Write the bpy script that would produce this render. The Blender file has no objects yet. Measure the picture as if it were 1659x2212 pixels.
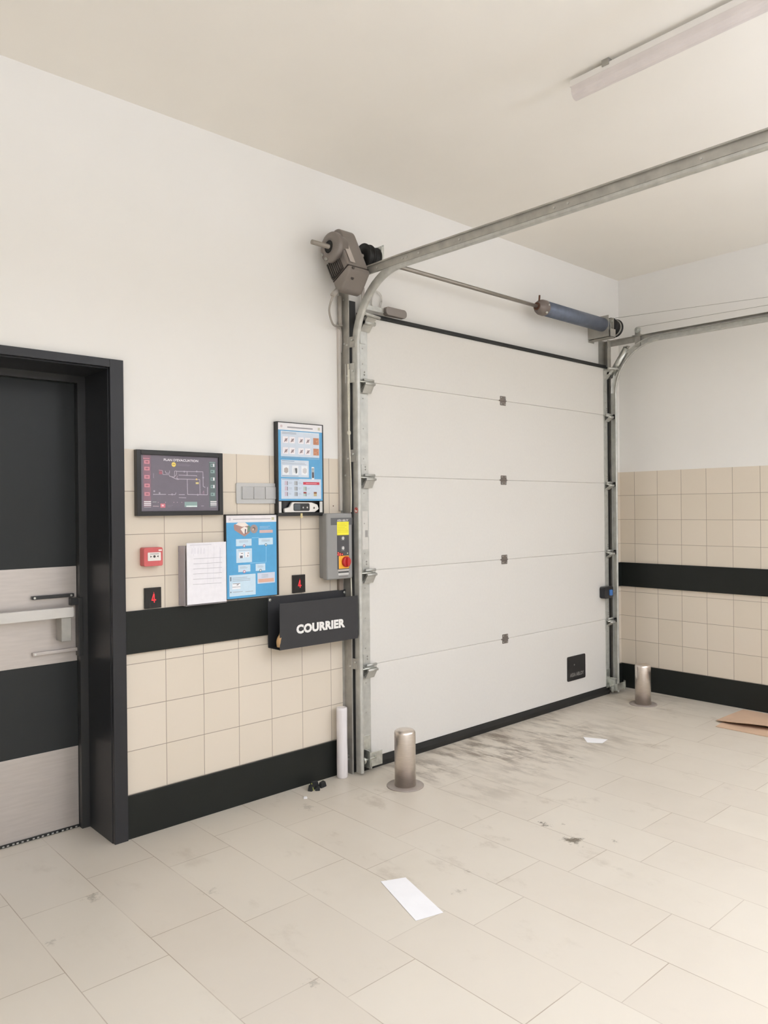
import bpy, bmesh, math, random
from mathutils import Vector, Matrix

random.seed(7)
SC = bpy.context.scene
COL = SC.collection
PI = math.pi

# ------------------------------------------------------------------ camera
W, H = 1659, 2212
FPX, YAW, PITCH, ROLL = 1645.6057, 0.831480182, -0.00325707332, -0.0100735629
CAM = Vector((-5.77188302, -3.38898207, 1.50382309))
F = Vector((math.cos(YAW) * math.cos(PITCH), math.sin(YAW) * math.cos(PITCH), math.sin(PITCH)))
R0 = Vector((math.sin(YAW), -math.cos(YAW), 0))
U0 = R0.cross(F)
R = math.cos(ROLL) * R0 + math.sin(ROLL) * U0
U = -math.sin(ROLL) * R0 + math.cos(ROLL) * U0
cd = bpy.data.cameras.new('camera')
cam = bpy.data.objects.new('camera', cd)
COL.objects.link(cam)
cd.sensor_fit = 'VERTICAL'
cd.sensor_height = 36
cd.lens = FPX / H * 36
cd.clip_start = 0.02
m = Matrix.Identity(4)
for i in range(3):
    m[i][0], m[i][1], m[i][2], m[i][3] = R[i], U[i], -F[i], CAM[i]
cam.matrix_world = m
SC.camera = cam

# ------------------------------------------------------------------ world, lights, exposure
wd = bpy.data.worlds.new('world')
SC.world = wd
wd.use_nodes = True
wd.node_tree.nodes['Background'].inputs[0].default_value = (0.9, 0.95, 1, 1)
wd.node_tree.nodes['Background'].inputs[1].default_value = 0.0


def area(name, loc, sx, sy, power, col, rot=(0, 0, 0), spread=PI):
    l = bpy.data.lights.new(name, 'AREA')
    l.shape = 'RECTANGLE'
    l.size, l.size_y = sx, sy
    l.energy = power
    l.color = col
    l.spread = spread
    o = bpy.data.objects.new(name, l)
    COL.objects.link(o)
    o.location = loc
    o.rotation_euler = rot
    return o


LIGHT = (0.91, 1.0, 1.20)
# unseen tube lamps, hung low to spread light on the ceiling (housings further down)
LAMPS = [(-2.86, -4.35, 33), (-5.65, -2.9, 10), (-5.65, -5.2, 37), (-0.9, -3.9, 22)]
DROP = .75
for i, (lx, ly, pw) in enumerate(LAMPS):     # the added up-light, stronger than the down-light, brightens the ceiling
    area('tube_light', (lx, ly, 3.285 - DROP), 0.12, 1.35, pw, LIGHT)
    area('added_uplight', (lx, ly, 3.415 - DROP), 0.12, 1.35, pw * 2.2, LIGHT, (PI, 0, 0))

SC.view_settings.view_transform = 'Standard'
SC.view_settings.look = 'None'
SC.view_settings.exposure = 0.0
SC.view_settings.gamma = 1.0
SC.view_settings.use_curve_mapping = False
SC.cycles.max_bounces = 12
SC.cycles.diffuse_bounces = 8
SC.cycles.glossy_bounces = 4
SC.cycles.sample_clamp_indirect = 6
SC.cycles.use_denoising = True


# ------------------------------------------------------------------ materials
def lin(c):
    out = []
    for v in c[:3]:
        v = v / 255
        out.append(v / 12.92 if v <= 0.04045 else ((v + 0.055) / 1.055) ** 2.4)
    return (*out, 1)


MATS = {}


def mat(name, col, rough=0.5, metal=0.0, var=0.04, scale=12, bump=0.0, emit=0, alpha=1, coat=0, trans=0, stretch=None, spec=0.5):
    if name in MATS:
        return MATS[name]
    M = bpy.data.materials.new(name)
    M.use_nodes = True
    nt = M.node_tree
    b = nt.nodes['Principled BSDF']
    c = lin(col)
    tc = nt.nodes.new('ShaderNodeTexCoord')
    src = tc.outputs['Object']
    if stretch:
        mp = nt.nodes.new('ShaderNodeMapping')
        mp.inputs['Scale'].default_value = stretch
        nt.links.new(src, mp.inputs[0])
        src = mp.outputs[0]
    nz = nt.nodes.new('ShaderNodeTexNoise')
    nz.inputs['Scale'].default_value = scale
    nz.inputs['Detail'].default_value = 4
    nt.links.new(src, nz.inputs['Vector'])
    rp = nt.nodes.new('ShaderNodeValToRGB')
    rp.color_ramp.elements[0].position = 0.3
    rp.color_ramp.elements[1].position = 0.7
    rp.color_ramp.elements[0].color = tuple(max(0, v * (1 - var)) for v in c[:3]) + (1,)
    rp.color_ramp.elements[1].color = tuple(min(1, v * (1 + var)) for v in c[:3]) + (1,)
    nt.links.new(nz.outputs[0], rp.inputs[0])
    nt.links.new(rp.outputs[0], b.inputs['Base Color'])
    b.inputs['Roughness'].default_value = rough
    b.inputs['Metallic'].default_value = metal
    b.inputs['Specular IOR Level'].default_value = spec
    b.inputs['Coat Weight'].default_value = coat
    b.inputs['Alpha'].default_value = alpha
    b.inputs['Transmission Weight'].default_value = trans
    if emit:
        b.inputs['Emission Color'].default_value = c
        b.inputs['Emission Strength'].default_value = emit
    if bump:
        bp = nt.nodes.new('ShaderNodeBump')
        bp.inputs['Strength'].default_value = bump
        bp.inputs['Distance'].default_value = 0.002
        nt.links.new(nz.outputs[0], bp.inputs['Height'])
        nt.links.new(bp.outputs[0], b.inputs['Normal'])
    MATS[name] = M
    return M


class NT:
    """small helper for math nodes"""

    def __init__(s, M):
        s.nt = M.node_tree

    def n(s, t):
        return s.nt.nodes.new(t)

    def put(s, sock, v):
        if isinstance(v, (int, float)):
            sock.default_value = v
        elif isinstance(v, tuple):
            sock.default_value = v
        else:
            s.nt.links.new(v, sock)

    def m(s, op, a, b=0.0, c=0.0):
        k = s.n('ShaderNodeMath')
        k.operation = op
        s.put(k.inputs[0], a)
        s.put(k.inputs[1], b)
        s.put(k.inputs[2], c)
        return k.outputs[0]

    def ss(s, v, a, b, lo=0.0, hi=1.0):
        k = s.n('ShaderNodeMapRange')
        k.interpolation_type = 'SMOOTHSTEP'
        s.put(k.inputs[0], v)
        k.inputs[1].default_value, k.inputs[2].default_value = a, b
        k.inputs[3].default_value, k.inputs[4].default_value = lo, hi
        return k.outputs[0]

    def mix(s, f, a, b):
        k = s.n('ShaderNodeMix')
        k.data_type = 'RGBA'
        s.put(k.inputs[0], f)
        s.put(k.inputs[6], a)
        s.put(k.inputs[7], b)
        return k.outputs[2]

    def noise(s, vec, scale, detail=4, rough=0.5, sc=None, off=(0, 0, 0)):
        mp = s.n('ShaderNodeMapping')
        mp.inputs['Scale'].default_value = sc or (1, 1, 1)
        mp.inputs['Location'].default_value = off
        s.put(mp.inputs[0], vec)
        k = s.n('ShaderNodeTexNoise')
        k.inputs['Scale'].default_value = scale
        k.inputs['Detail'].default_value = detail
        k.inputs['Roughness'].default_value = rough
        s.put(k.inputs['Vector'], mp.outputs[0])
        return k.outputs[0]


def wall_material(name, axis, off, sgn):
    """paint above 1.8 m, square cream tiles with thin grout below"""
    M = bpy.data.materials.new(name)
    M.use_nodes = True
    t = NT(M)
    b = M.node_tree.nodes['Principled BSDF']
    g = t.n('ShaderNodeNewGeometry')
    sx = t.n('ShaderNodeSeparateXYZ')
    t.put(sx.inputs[0], g.outputs['Position'])
    h = sx.outputs[axis]
    z = sx.outputs[2]
    a = t.m('DIVIDE', t.m('SUBTRACT', h, off), 0.2)
    c = t.m('DIVIDE', z, 0.2)
    fa = t.m('ABSOLUTE', t.m('SUBTRACT', a, t.m('ROUND', a)))
    fc = t.m('ABSOLUTE', t.m('SUBTRACT', c, t.m('ROUND', c)))
    d = t.m('MINIMUM', fa, fc)
    grout = t.ss(d, 0.004, 0.0115, 1, 0)
    tile = t.m('LESS_THAN', z, 1.795)
    paint_n = t.noise(g.outputs['Position'], 3.0)
    tid = t.n('ShaderNodeTexWhiteNoise')
    tid.noise_dimensions = '2D'
    cv = t.n('ShaderNodeCombineXYZ')
    t.put(cv.inputs[0], t.m('FLOOR', a))
    t.put(cv.inputs[1], t.m('FLOOR', c))
    t.put(tid.inputs['Vector'], cv.outputs[0])
    tcol = t.mix(tid.outputs['Value'], lin((211, 200, 183)), lin((216, 205, 189)))
    tcol = t.mix(grout, tcol, lin((150, 138, 124)))
    pcol = t.mix(paint_n, lin((228, 226, 221)), lin((231, 229, 225)))
    t.put(b.inputs['Base Color'], t.mix(tile, pcol, tcol))
    t.put(b.inputs['Roughness'], t.mix(tile, (0.75, 0.75, 0.75, 1), (0.33, 0.33, 0.33, 1)))
    bp = t.n('ShaderNodeBump')
    bp.inputs['Strength'].default_value = 0.35
    bp.inputs['Distance'].default_value = 0.002
    hh = t.m('ADD', t.m('MULTIPLY', t.m('MULTIPLY', grout, tile), -1.0), t.m('MULTIPLY', t.noise(g.outputs['Position'], 180, 2), 0.08))
    t.put(bp.inputs['Height'], hh)
    t.put(b.inputs['Normal'], bp.outputs[0])
    return M


def floor_material():
    M = bpy.data.materials.new('floor_tiles')
    M.use_nodes = True
    t = NT(M)
    b = M.node_tree.nodes['Principled BSDF']
    g = t.n('ShaderNodeNewGeometry')
    P = g.outputs['Position']
    sx = t.n('ShaderNodeSeparateXYZ')
    t.put(sx.inputs[0], P)
    x, y = sx.outputs[0], sx.outputs[1]
    a = t.m('DIVIDE', t.m('ADD', x, 2.81), 0.2955)
    k = t.m('FLOOR', a)
    even = t.m('LESS_THAN', t.m('MODULO', t.m('ADD', k, 100.0), 2.0), 0.5)
    neg = t.m('LESS_THAN', k, -0.5)
    eo = t.m('ADD', 0.04, t.m('MULTIPLY', neg, 0.30))
    off = t.m('ADD', t.m('MULTIPLY', even, eo), t.m('MULTIPLY', t.m('SUBTRACT', 1.0, even), 0.2))
    c = t.m('DIVIDE', t.m('SUBTRACT', y, off), 0.59)
    fa = t.m('MULTIPLY', t.m('ABSOLUTE', t.m('SUBTRACT', a, t.m('ROUND', a))), 0.2955)
    fc = t.m('MULTIPLY', t.m('ABSOLUTE', t.m('SUBTRACT', c, t.m('ROUND', c))), 0.59)
    d = t.m('MINIMUM', fa, fc)
    brk = t.noise(P, 2.6, 3)
    grout = t.m('MULTIPLY', t.ss(d, 0.0005, 0.0026, 1, 0), t.ss(brk, 0.30, 0.62, 0.22, 0.8))
    tid = t.n('ShaderNodeTexWhiteNoise')
    tid.noise_dimensions = '2D'
    cv = t.n('ShaderNodeCombineXYZ')
    t.put(cv.inputs[0], k)
    t.put(cv.inputs[1], t.m('FLOOR', c))
    t.put(tid.inputs['Vector'], cv.outputs[0])
    col = t.mix(tid.outputs['Value'], lin((203, 194, 180)), lin((208, 200, 186)))
    cloud = t.noise(P, 1.3, 5, 0.6)
    col = t.mix(t.ss(cloud, 0.45, 0.75, 0, 0.22), col, lin((184, 173, 156)))
    col = t.mix(grout, col, lin((150, 134, 116)))
    # dragged dirt in front of the big door, in streaks that run away from it
    st = t.noise(P, 6.0, 8, 0.68, (1.9, 0.6, 1), (3.1, 0.4, 0))
    reg = t.m('MULTIPLY', t.m('MULTIPLY', t.ss(x, -2.95, -2.6, 0, 1), t.ss(x, -1.7, -0.6, 1, 0.35)), t.ss(y, -1.05, -0.45, 0, 1))
    reg = t.m('MULTIPLY', reg, t.ss(t.noise(P, 1.7, 3, 0.5, None, (5.2, 1.3, 0)), 0.36, 0.58, 0.25, 1))
    dirt = t.m('MULTIPLY', t.ss(st, 0.43, 0.63, 0, 0.85), reg)
    col = t.mix(dirt, col, lin((104, 88, 72)))
    # lighter scuffs everywhere
    st2 = t.noise(P, 3.4, 8, 0.68, (1.4, 0.8, 1), (9.3, 2.2, 0))
    reg2 = t.m('MULTIPLY', t.ss(x, -4.6, -2.6, 0.35, 1), t.ss(y, -2.6, -0.9, 0.25, 1))
    col = t.mix(t.m('MULTIPLY', t.ss(st2, 0.57, 0.72, 0, 0.45), reg2), col, lin((140, 124, 104)))
    # single spots and prints
    for (sx_, sy_, r, amt) in SPOTS:
        dx = t.m('SUBTRACT', x, sx_)
        dy = t.m('SUBTRACT', y, sy_)
        dd = t.m('SQRT', t.m('ADD', t.m('MULTIPLY', dx, dx), t.m('MULTIPLY', dy, dy)))
        wob = t.m('MULTIPLY', t.m('SUBTRACT', t.noise(P, 1.3 / r, 6, 0.75), 0.45), r * 5)
        col = t.mix(t.ss(t.m('ADD', dd, wob), r * 0.1, r * .8, amt, 0), col, lin((92, 82, 66)))
    t.put(b.inputs['Base Color'], col)
    t.put(b.inputs['Roughness'], t.ss(cloud, 0.3, 0.8, 0.30, 0.46))
    b.inputs['Specular IOR Level'].default_value = 0.35
    bp = t.n('ShaderNodeBump')
    bp.inputs['Strength'].default_value = 0.25
    bp.inputs['Distance'].default_value = 0.001
    t.put(bp.inputs['Height'], t.m('MULTIPLY', grout, -1.0))
    t.put(b.inputs['Normal'], bp.outputs[0])
    return M


# x, y, radius, strength of stains on the floor
SPOTS = [(-2.78, -1.22, 0.045, .9), (-2.83, -1.42, 0.075, .9), (-2.72, -1.28, 0.02, .5), (-2.71, -1.55, 0.028, .55),
         (-1.86, -0.75, 0.035, .6), (-3.55, -1.37, 0.05, .35), (-3.40, -1.28, 0.03, .45), (-4.62, -0.42, 0.06, .45),
         (-4.84, -0.62, 0.05, .35), (-3.47, -0.28, 0.07, .35), (-4.26, -0.69, 0.05, .3), (-4.15, -2.02, 0.045, .55), (-4.32, -1.44, 0.04, .35)]

BLACK = mat('black_laminate', (29, 31, 28), 0.45, var=.06, scale=6, spec=.25)
ANTH = mat('anthracite_paint', (43, 43, 45), 0.35, var=.03, spec=.3)
LEAFM = mat('dark_grey_door', (42, 44, 44), 0.35, var=.05, scale=3, spec=.25)
RUB = mat('black_rubber', (26, 26, 24), 0.6, var=.1)
GALV = mat('galvanised_steel', (190, 190, 184), 0.42, .5, var=.12, scale=22, bump=.1)
GALV_D = mat('dull_galvanised_steel', (168, 165, 157), 0.48, .4, var=.16, scale=14, bump=.1)
ZINC = mat('bright_zinc', (206, 208, 202), 0.28, .85, var=.15, scale=40)
PANEL = mat('white_door_panel', (216, 213, 207), 0.5, var=.012, scale=60, bump=.25)
STEEL = mat('brushed_stainless', (222, 213, 205), 0.3, .95, var=.08, scale=30, stretch=(1, 1, 14), bump=.05)
STEELP = mat('stainless_plate', (192, 185, 179), 0.38, .6, var=.05, scale=8, stretch=(1, 1, 10))
ALU = mat('grey_cast_housing', (128, 120, 114), 0.45, .25, var=.05, scale=9)
ALU_D = mat('dark_fin_metal', (84, 78, 74), 0.5, .3, var=.1)
SPRING = mat('blue_grey_steel', (104, 112, 128), 0.45, .35, var=.12, scale=20, bump=.2)
RUST = mat('brown_rust', (98, 66, 50), 0.7, .2, var=.3, scale=40)
BOXG = mat('control_box_grey', (140, 139, 137), 0.45, var=.03)
WPLA = mat('white_plastic', (226, 222, 216), 0.35, var=.02)
LGREY = mat('silver_plastic', (186, 186, 184), 0.35, .2, var=.02)
CORD = mat('cream_cord', (214, 210, 194), 0.8, var=.08, scale=80)
CABLE = mat('grey_cable', (160, 154, 146), 0.5, var=.04)
REDP = mat('red_plastic', (196, 92, 92), 0.4, var=.05)
CARD = mat('brown_cardboard', (194, 164, 138), 0.85, var=.06, scale=6)
KRAFT = mat('kraft_paper', (176, 142, 100), 0.85, var=.08)
PAPER = mat('white_paper', (236, 235, 236), 0.8, var=.02)
FILM = mat('white_plastic_film', (224, 219, 219), 0.22, var=.05, scale=10, stretch=(6, 6, .6), bump=.4)
CEIL = mat('ceiling_paint', (238, 234, 226), 0.8, var=.012, scale=2)
SHELL = mat('painted_plaster', (226, 223, 218), 0.8, var=.012, scale=2)


def flat(c, emit=0, rough=0.6):
    return mat('print_%d_%d_%d_%d' % (*c, int(emit * 10)), c, rough, var=.03, scale=40, emit=emit)


# ------------------------------------------------------------------ mesh helpers
class MB:
    def __init__(s):
        s.bm = bmesh.new()
        s.mi = 0

    def face(s, pts, mi=None):
        f = s.bm.faces.new([s.bm.verts.new(p) for p in pts])
        f.material_index = s.mi if mi is None else mi
        return f

    def hexa(s, p):
        """p: 8 points, bottom 4 then top 4, counter-clockwise"""
        v = [s.bm.verts.new(q) for q in p]
        for idx in ((3, 2, 1, 0), (4, 5, 6, 7), (0, 1, 5, 4), (1, 2, 6, 5), (2, 3, 7, 6), (3, 0, 4, 7)):
            s.bm.faces.new([v[i] for i in idx]).material_index = s.mi
        return s

    def box(s, x0, x1, y0, y1, z0, z1):
        x0, x1 = min(x0, x1), max(x0, x1)
        y0, y1 = min(y0, y1), max(y0, y1)
        z0, z1 = min(z0, z1), max(z0, z1)
        return s.hexa([(x0, y0, z0), (x1, y0, z0), (x1, y1, z0), (x0, y1, z0), (x0, y0, z1), (x1, y0, z1), (x1, y1, z1), (x0, y1, z1)])

    def extr(s, poly, f, a, b):
        """poly of 2D points, f(u,v,t) -> xyz, extruded from t=a to t=b"""
        n = len(poly)
        A = [s.bm.verts.new(f(u, v, a)) for u, v in poly]
        B = [s.bm.verts.new(f(u, v, b)) for u, v in poly]
        fs = [s.bm.faces.new(A), s.bm.faces.new(B[::-1])]
        for i in range(n):
            fs.append(s.bm.faces.new([A[i], B[i], B[(i + 1) % n], A[(i + 1) % n]]))
        for q in fs:
            q.material_index = s.mi
        return s

    def rings(s, rings, close=True, caps=True):
        vs = [[s.bm.verts.new(p) for p in r] for r in rings]
        n = len(vs[0])
        for i in range(len(vs) - 1):
            for j in range(n if close else n - 1):
                f = s.bm.faces.new([vs[i][j], vs[i][(j + 1) % n], vs[i + 1][(j + 1) % n], vs[i + 1][j]])
                f.material_index = s.mi
                f.smooth = True
        if caps:
            for r in (vs[0][::-1], vs[-1]):
                s.bm.faces.new(r).material_index = s.mi
        return s

    def lathe(s, base, axis, prof, seg=32):
        """prof: list of (radius, distance along axis)"""
        axis = Vector(axis).normalized()
        base = Vector(base)
        t = Vector((0, 0, 1)) if abs(axis.z) < .9 else Vector((1, 0, 0))
        e1 = axis.cross(t).normalized()
        e2 = axis.cross(e1)
        rr = []
        for r, h in prof:
            r = max(r, 1e-4)
            rr.append([base + axis * h + (e1 * math.cos(2 * PI * k / seg) + e2 * math.sin(2 * PI * k / seg)) * r for k in range(seg)])
        return s.rings(rr)

    def cyl(s, p0, p1, r, seg=24):
        p0, p1 = Vector(p0), Vector(p1)
        return s.lathe(p0, p1 - p0, [(r, 0), (r, (p1 - p0).length)], seg)

    def tube(s, pts, r, seg=10):
        pts = [Vector(p) for p in pts]
        rr = []
        e1 = None
        for i, p in enumerate(pts):
            d = (pts[min(i + 1, len(pts) - 1)] - pts[max(i - 1, 0)]).normalized()
            if e1 is None:
                t = Vector((0, 0, 1)) if abs(d.z) < .9 else Vector((1, 0, 0))
                e1 = d.cross(t).normalized()
            else:
                e1 = (e1 - d * e1.dot(d)).normalized()
            e2 = d.cross(e1)
            rr.append([p + (e1 * math.cos(2 * PI * k / seg) + e2 * math.sin(2 * PI * k / seg)) * r for k in range(seg)])
        return s.rings(rr)

    def rrect(s, x0, x1, z0, z1, y0, y1, rad, n=5):
        """rounded rectangle plate in the xz plane, from y0 to y1"""
        poly = []
        for cx, cz, a0 in ((x1 - rad, z1 - rad, 0), (x0 + rad, z1 - rad, 90), (x0 + rad, z0 + rad, 180), (x1 - rad, z0 + rad, 270)):
            for k in range(n + 1):
                a = math.radians(a0 + 90 * k / n)
                poly.append((cx + rad * math.cos(a), cz + rad * math.sin(a)))
        return s.extr(poly, lambda u, v, t: (u, t, v), y0, y1)


def smooth_pts(pts, n=6):
    """Catmull-Rom through pts"""
    P = [Vector(p) for p in pts]
    P = [P[0] * 2 - P[1]] + P + [P[-1] * 2 - P[-2]]
    out = []
    for i in range(1, len(P) - 2):
        for k in range(n):
            t = k / n
            a, b, c, d = P[i - 1], P[i], P[i + 1], P[i + 2]
            out.append(0.5 * ((2 * b) + (c - a) * t + (2 * a - 5 * b + 4 * c - d) * t * t + (3 * b - a - 3 * c + d) * t ** 3))
    out.append(P[-2])
    return out


ORIG = {}


def emit_mesh(name, mb, mats, org):
    bmesh.ops.recalc_face_normals(mb.bm, faces=mb.bm.faces)
    me = bpy.data.meshes.new(name)
    for v in mb.bm.verts:
        v.co -= org
    mb.bm.to_mesh(me)
    mb.bm.free()
    for M_ in (mats if isinstance(mats, (list, tuple)) else [mats]):
        me.materials.append(M_)
    return me


def thing(name, label, cat, loc, group=None):
    o = bpy.data.objects.new(name, None)
    COL.objects.link(o)
    o.empty_display_size = .05
    o.location = loc
    ORIG[o.name] = Vector(loc)
    o['label'], o['category'] = label, cat
    if group:
        o['group'] = group
    return o


def part(name, mb, mats, parent, label=None, bevel=0, seg=2):
    org = ORIG[parent.name]
    o = bpy.data.objects.new(name, emit_mesh(name, mb, mats, org))
    COL.objects.link(o)
    o.parent = parent
    ORIG[o.name] = org
    if label:
        o['label'] = label
    add_bevel(o, bevel, seg)
    return o


def add_bevel(o, bevel, seg=2):
    if bevel:
        md = o.modifiers.new('bevel', 'BEVEL')
        md.width = bevel
        md.segments = seg
        md.limit_method = 'ANGLE'
        md.angle_limit = math.radians(40)
        md.harden_normals = False


def solo(name, label, cat, mb, mats, loc, group=None, bevel=0):
    """a thing that is one mesh"""
    o = bpy.data.objects.new(name, emit_mesh(name, mb, mats, Vector(loc)))
    COL.objects.link(o)
    o.location = loc
    ORIG[o.name] = Vector(loc)
    o['label'], o['category'] = label, cat
    if group:
        o['group'] = group
    add_bevel(o, bevel)
    return o


def struct(name, mb, mats, bevel=0, parent=None, label=None):
    o = bpy.data.objects.new(name, emit_mesh(name, mb, mats, Vector((0, 0, 0))))
    COL.objects.link(o)
    ORIG[o.name] = Vector((0, 0, 0))
    if parent:
        o.parent = parent
    else:
        o['kind'] = 'structure'
    if label:
        o['label'] = label
    add_bevel(o, bevel)
    return o


def text_into(mb, txt, f, size, mi=0, bold=0.0, xs=1.0, align='CENTER', depth=0.0, sp=1.0):
    """lay text as faces through f(u, v) -> xyz (u right, v up)"""
    cu = bpy.data.curves.new('t', 'FONT')
    cu.body = txt
    cu.size = size
    cu.align_x = align
    cu.offset = bold
    cu.space_character = sp
    cu.resolution_u = 3
    ob = bpy.data.objects.new('t', cu)
    COL.objects.link(ob)
    bpy.context.view_layer.update()
    dg = bpy.context.evaluated_depsgraph_get()
    me = bpy.data.meshes.new_from_object(ob.evaluated_get(dg))
    vs = [mb.bm.verts.new(f(v.co.x * xs, v.co.y)) for v in me.vertices]
    for p in me.polygons:
        try:
            mb.bm.faces.new([vs[i] for i in p.vertices]).material_index = mi
        except ValueError:
            pass
    bpy.data.objects.remove(ob)
    bpy.data.curves.remove(cu)
    bpy.data.meshes.remove(me)


class Print:
    """flat printed sheet facing -y; u 0..1 left to right, v 0..1 top to bottom"""

    def __init__(s, x0, x1, z0, z1, y):
        s.x0, s.x1, s.z0, s.z1, s.y = x0, x1, z0, z1, y
        s.mb = MB()
        s.mats = []
        s.k = 0

    def mi(s, c):
        M_ = c if not isinstance(c, tuple) else flat(c)
        if M_ not in s.mats:
            s.mats.append(M_)
        return s.mats.index(M_)

    def P(s, u, v, k=None):
        return (s.x0 + (s.x1 - s.x0) * u, s.y - (s.k if k is None else k) * 0.00025, s.z1 - (s.z1 - s.z0) * v)

    def rect(s, u0, v0, u1, v1, c, k=1):
        s.k = k
        s.mb.face([s.P(u0, v1), s.P(u1, v1), s.P(u1, v0), s.P(u0, v0)], s.mi(c))

    def poly(s, pts, c, k=1):
        s.k = k
        s.mb.face([s.P(u, v) for u, v in pts], s.mi(c))

    def disc(s, u, v, r, c, k=1, n=18):
        """r as a share of the width"""
        s.k = k
        a = (s.x1 - s.x0) / (s.z1 - s.z0)
        s.mb.face([s.P(u + r * math.cos(2 * PI * i / n), v + r * a * math.sin(2 * PI * i / n)) for i in range(n)], s.mi(c))

    def line(s, pts, w, c, k=2):
        a = (s.x1 - s.x0) / (s.z1 - s.z0)
        for (u0, v0), (u1, v1) in zip(pts, pts[1:]):
            dx, dy = u1 - u0, (v1 - v0) / a
            L = math.hypot(dx, dy) or 1
            nx, ny = -dy / L * w / 2, dx / L * w / 2 * a
            s.k = k
            s.mb.face([s.P(u0 + nx, v0 + ny), s.P(u1 + nx, v1 + ny), s.P(u1 - nx, v1 - ny), s.P(u0 - nx, v0 - ny)], s.mi(c))

    def textlines(s, u0, v0, u1, v1, n, c, k=3, fill=.35):
        for i in range(n):
            vv = v0 + (v1 - v0) * (i + .5) / n
            hh = (v1 - v0) / n * fill / 2
            e = u1 - (u1 - u0) * random.choice((0, .05, .15, .3))
            s.rect(u0, vv - hh, e, vv + hh, c, k)

    def text(s, u, v, txt, size, c, k=4, **kw):
        s.k = k
        mi = s.mi(c)
        bx, by, bz = s.P(u, v, k)
        text_into(s.mb, txt, lambda a, b: (bx + a, by, bz + b), size, mi, **kw)

    def done(s, name, parent):
        return part(name, s.mb, s.mats, parent)


# ------------------------------------------------------------------ room shell
CH = 3.4
mb = MB()
mb.box(-8.2, 0.4, -7, 0.6, -0.12, 0)
struct('floor', mb, floor_material())
mb = MB()
mb.box(-8.2, 0.4, -7, 0.6, CH, CH + .12)
struct('ceiling', mb, CEIL)
DX0, DX1, DZ = -5.455, -4.362, 2.16          # opening of the dark door
mb = MB()
mb.box(-8.0, DX0, 0, .25, 0, CH)
mb.box(DX1, 0.2, 0, .25, 0, CH)
mb.box(DX0, DX1, 0, .25, DZ, CH)
struct('wall_back', mb, wall_material('back_wall_finish', 0, -4.10, 1))
mb = MB()
mb.box(0, .2, -6.8, 0, 0, CH)
struct('wall_right', mb, wall_material('right_wall_finish', 1, -0.133, 1))
mb = MB()
mb.box(-8.2, -8.0, -6.8, .25, 0, CH)
struct('wall_left', mb, SHELL)
mb = MB()
mb.box(-8.2, .2, -7.0, -6.8, 0, CH)
struct('wall_front', mb, SHELL)
# dark plinths and bumper bands
mb = MB()
mb.box(-4.302, -3.02, -.012, 0, 0.0, .199)
mb.box(-.205, 0, -.012, 0, 0, .199)
struct('baseboard_back', mb, BLACK, bevel=.002)
mb = MB()
mb.box(-.012, 0, -6.8, -.012, 0, .199)
struct('baseboard_right', mb, BLACK, bevel=.002)
mb = MB()
mb.box(-4.302, -3.02, -.016, 0, .85, 1.047)
mb.box(-.205, 0, -.016, 0, .845, 1.043)
struct('trim_1', mb, BLACK, bevel=.003)
mb = MB()
mb.box(-.016, 0, -6.8, -.016, .845, 1.043)
struct('trim_2', mb, BLACK, bevel=.003)

# ------------------------------------------------------------------ dark fire door (door_1)
d1 = bpy.data.objects.new('door_1', None)
COL.objects.link(d1)
d1.location = (-4.9, .3, 0)
ORIG[d1.name] = Vector((-4.9, .3, 0))
d1['kind'] = 'structure'
mb = MB()   # leaf
mb.box(-5.412, -4.405, .30, .345, .006, 2.12)
leaf = part('door_leaf', mb, LEAFM, d1, bevel=.002)
mb = MB()   # architrave + lining
X0 = DX0 - .06
mb.box(DX1 - .003, -4.302, -.022, 0, 0, 2.196)
mb.box(X0, DX0 + .003, -.022, 0, 0, 2.196)
mb.box(DX0 + .003, DX1 - .003, -.022, 0, 2.159, 2.196)
mb.box(DX1 - .006, DX1, 0, .36, 0, 2.159)
mb.box(DX0, DX0 + .006, 0, .36, 0, 2.159)
mb.box(DX0 + .006, DX1 - .006, 0, .36, 2.153, DZ)
part('door_frame', mb, ANTH, d1, bevel=.0015)
mb = MB()   # rebate stop
mb.box(-4.405, DX1 - .006, .262, .35, 0, 2.153)
mb.box(DX0 + .006, -5.412, .262, .35, 0, 2.153)
mb.box(-5.412, -4.405, .262, .35, 2.12, 2.153)
mb.box(DX0 - .1, DX1 + .1, .36, .40, 0, 2.3)
part('door_stop', mb, mat('dark_stop_paint', (50, 50, 49), .4, var=.03), d1)
mb = MB()
mb.box(-5.41, -4.407, .297, .30, .797, 1.249)
part('push_plate', mb, STEELP, d1, 'brushed steel plate behind the bar', bevel=.0006)
mb = MB()
mb.box(-5.41, -4.407, .297, .30, .012, .389)
part('kick_plate', mb, STEELP, d1, 'brushed steel plate at the foot of the door', bevel=.0006)
mb = MB()   # brush strip
mb.box(-5.41, -4.41, .291, .303, .002, .014)
mb.mi = 1
for i in range(46):
    x = -5.40 + i * .0216 + random.uniform(-.004, .004)
    mb.box(x, x + .009, .289, .2915, .004, .010)
part('bottom_seal', mb, [RUB, ZINC], d1)
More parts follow.
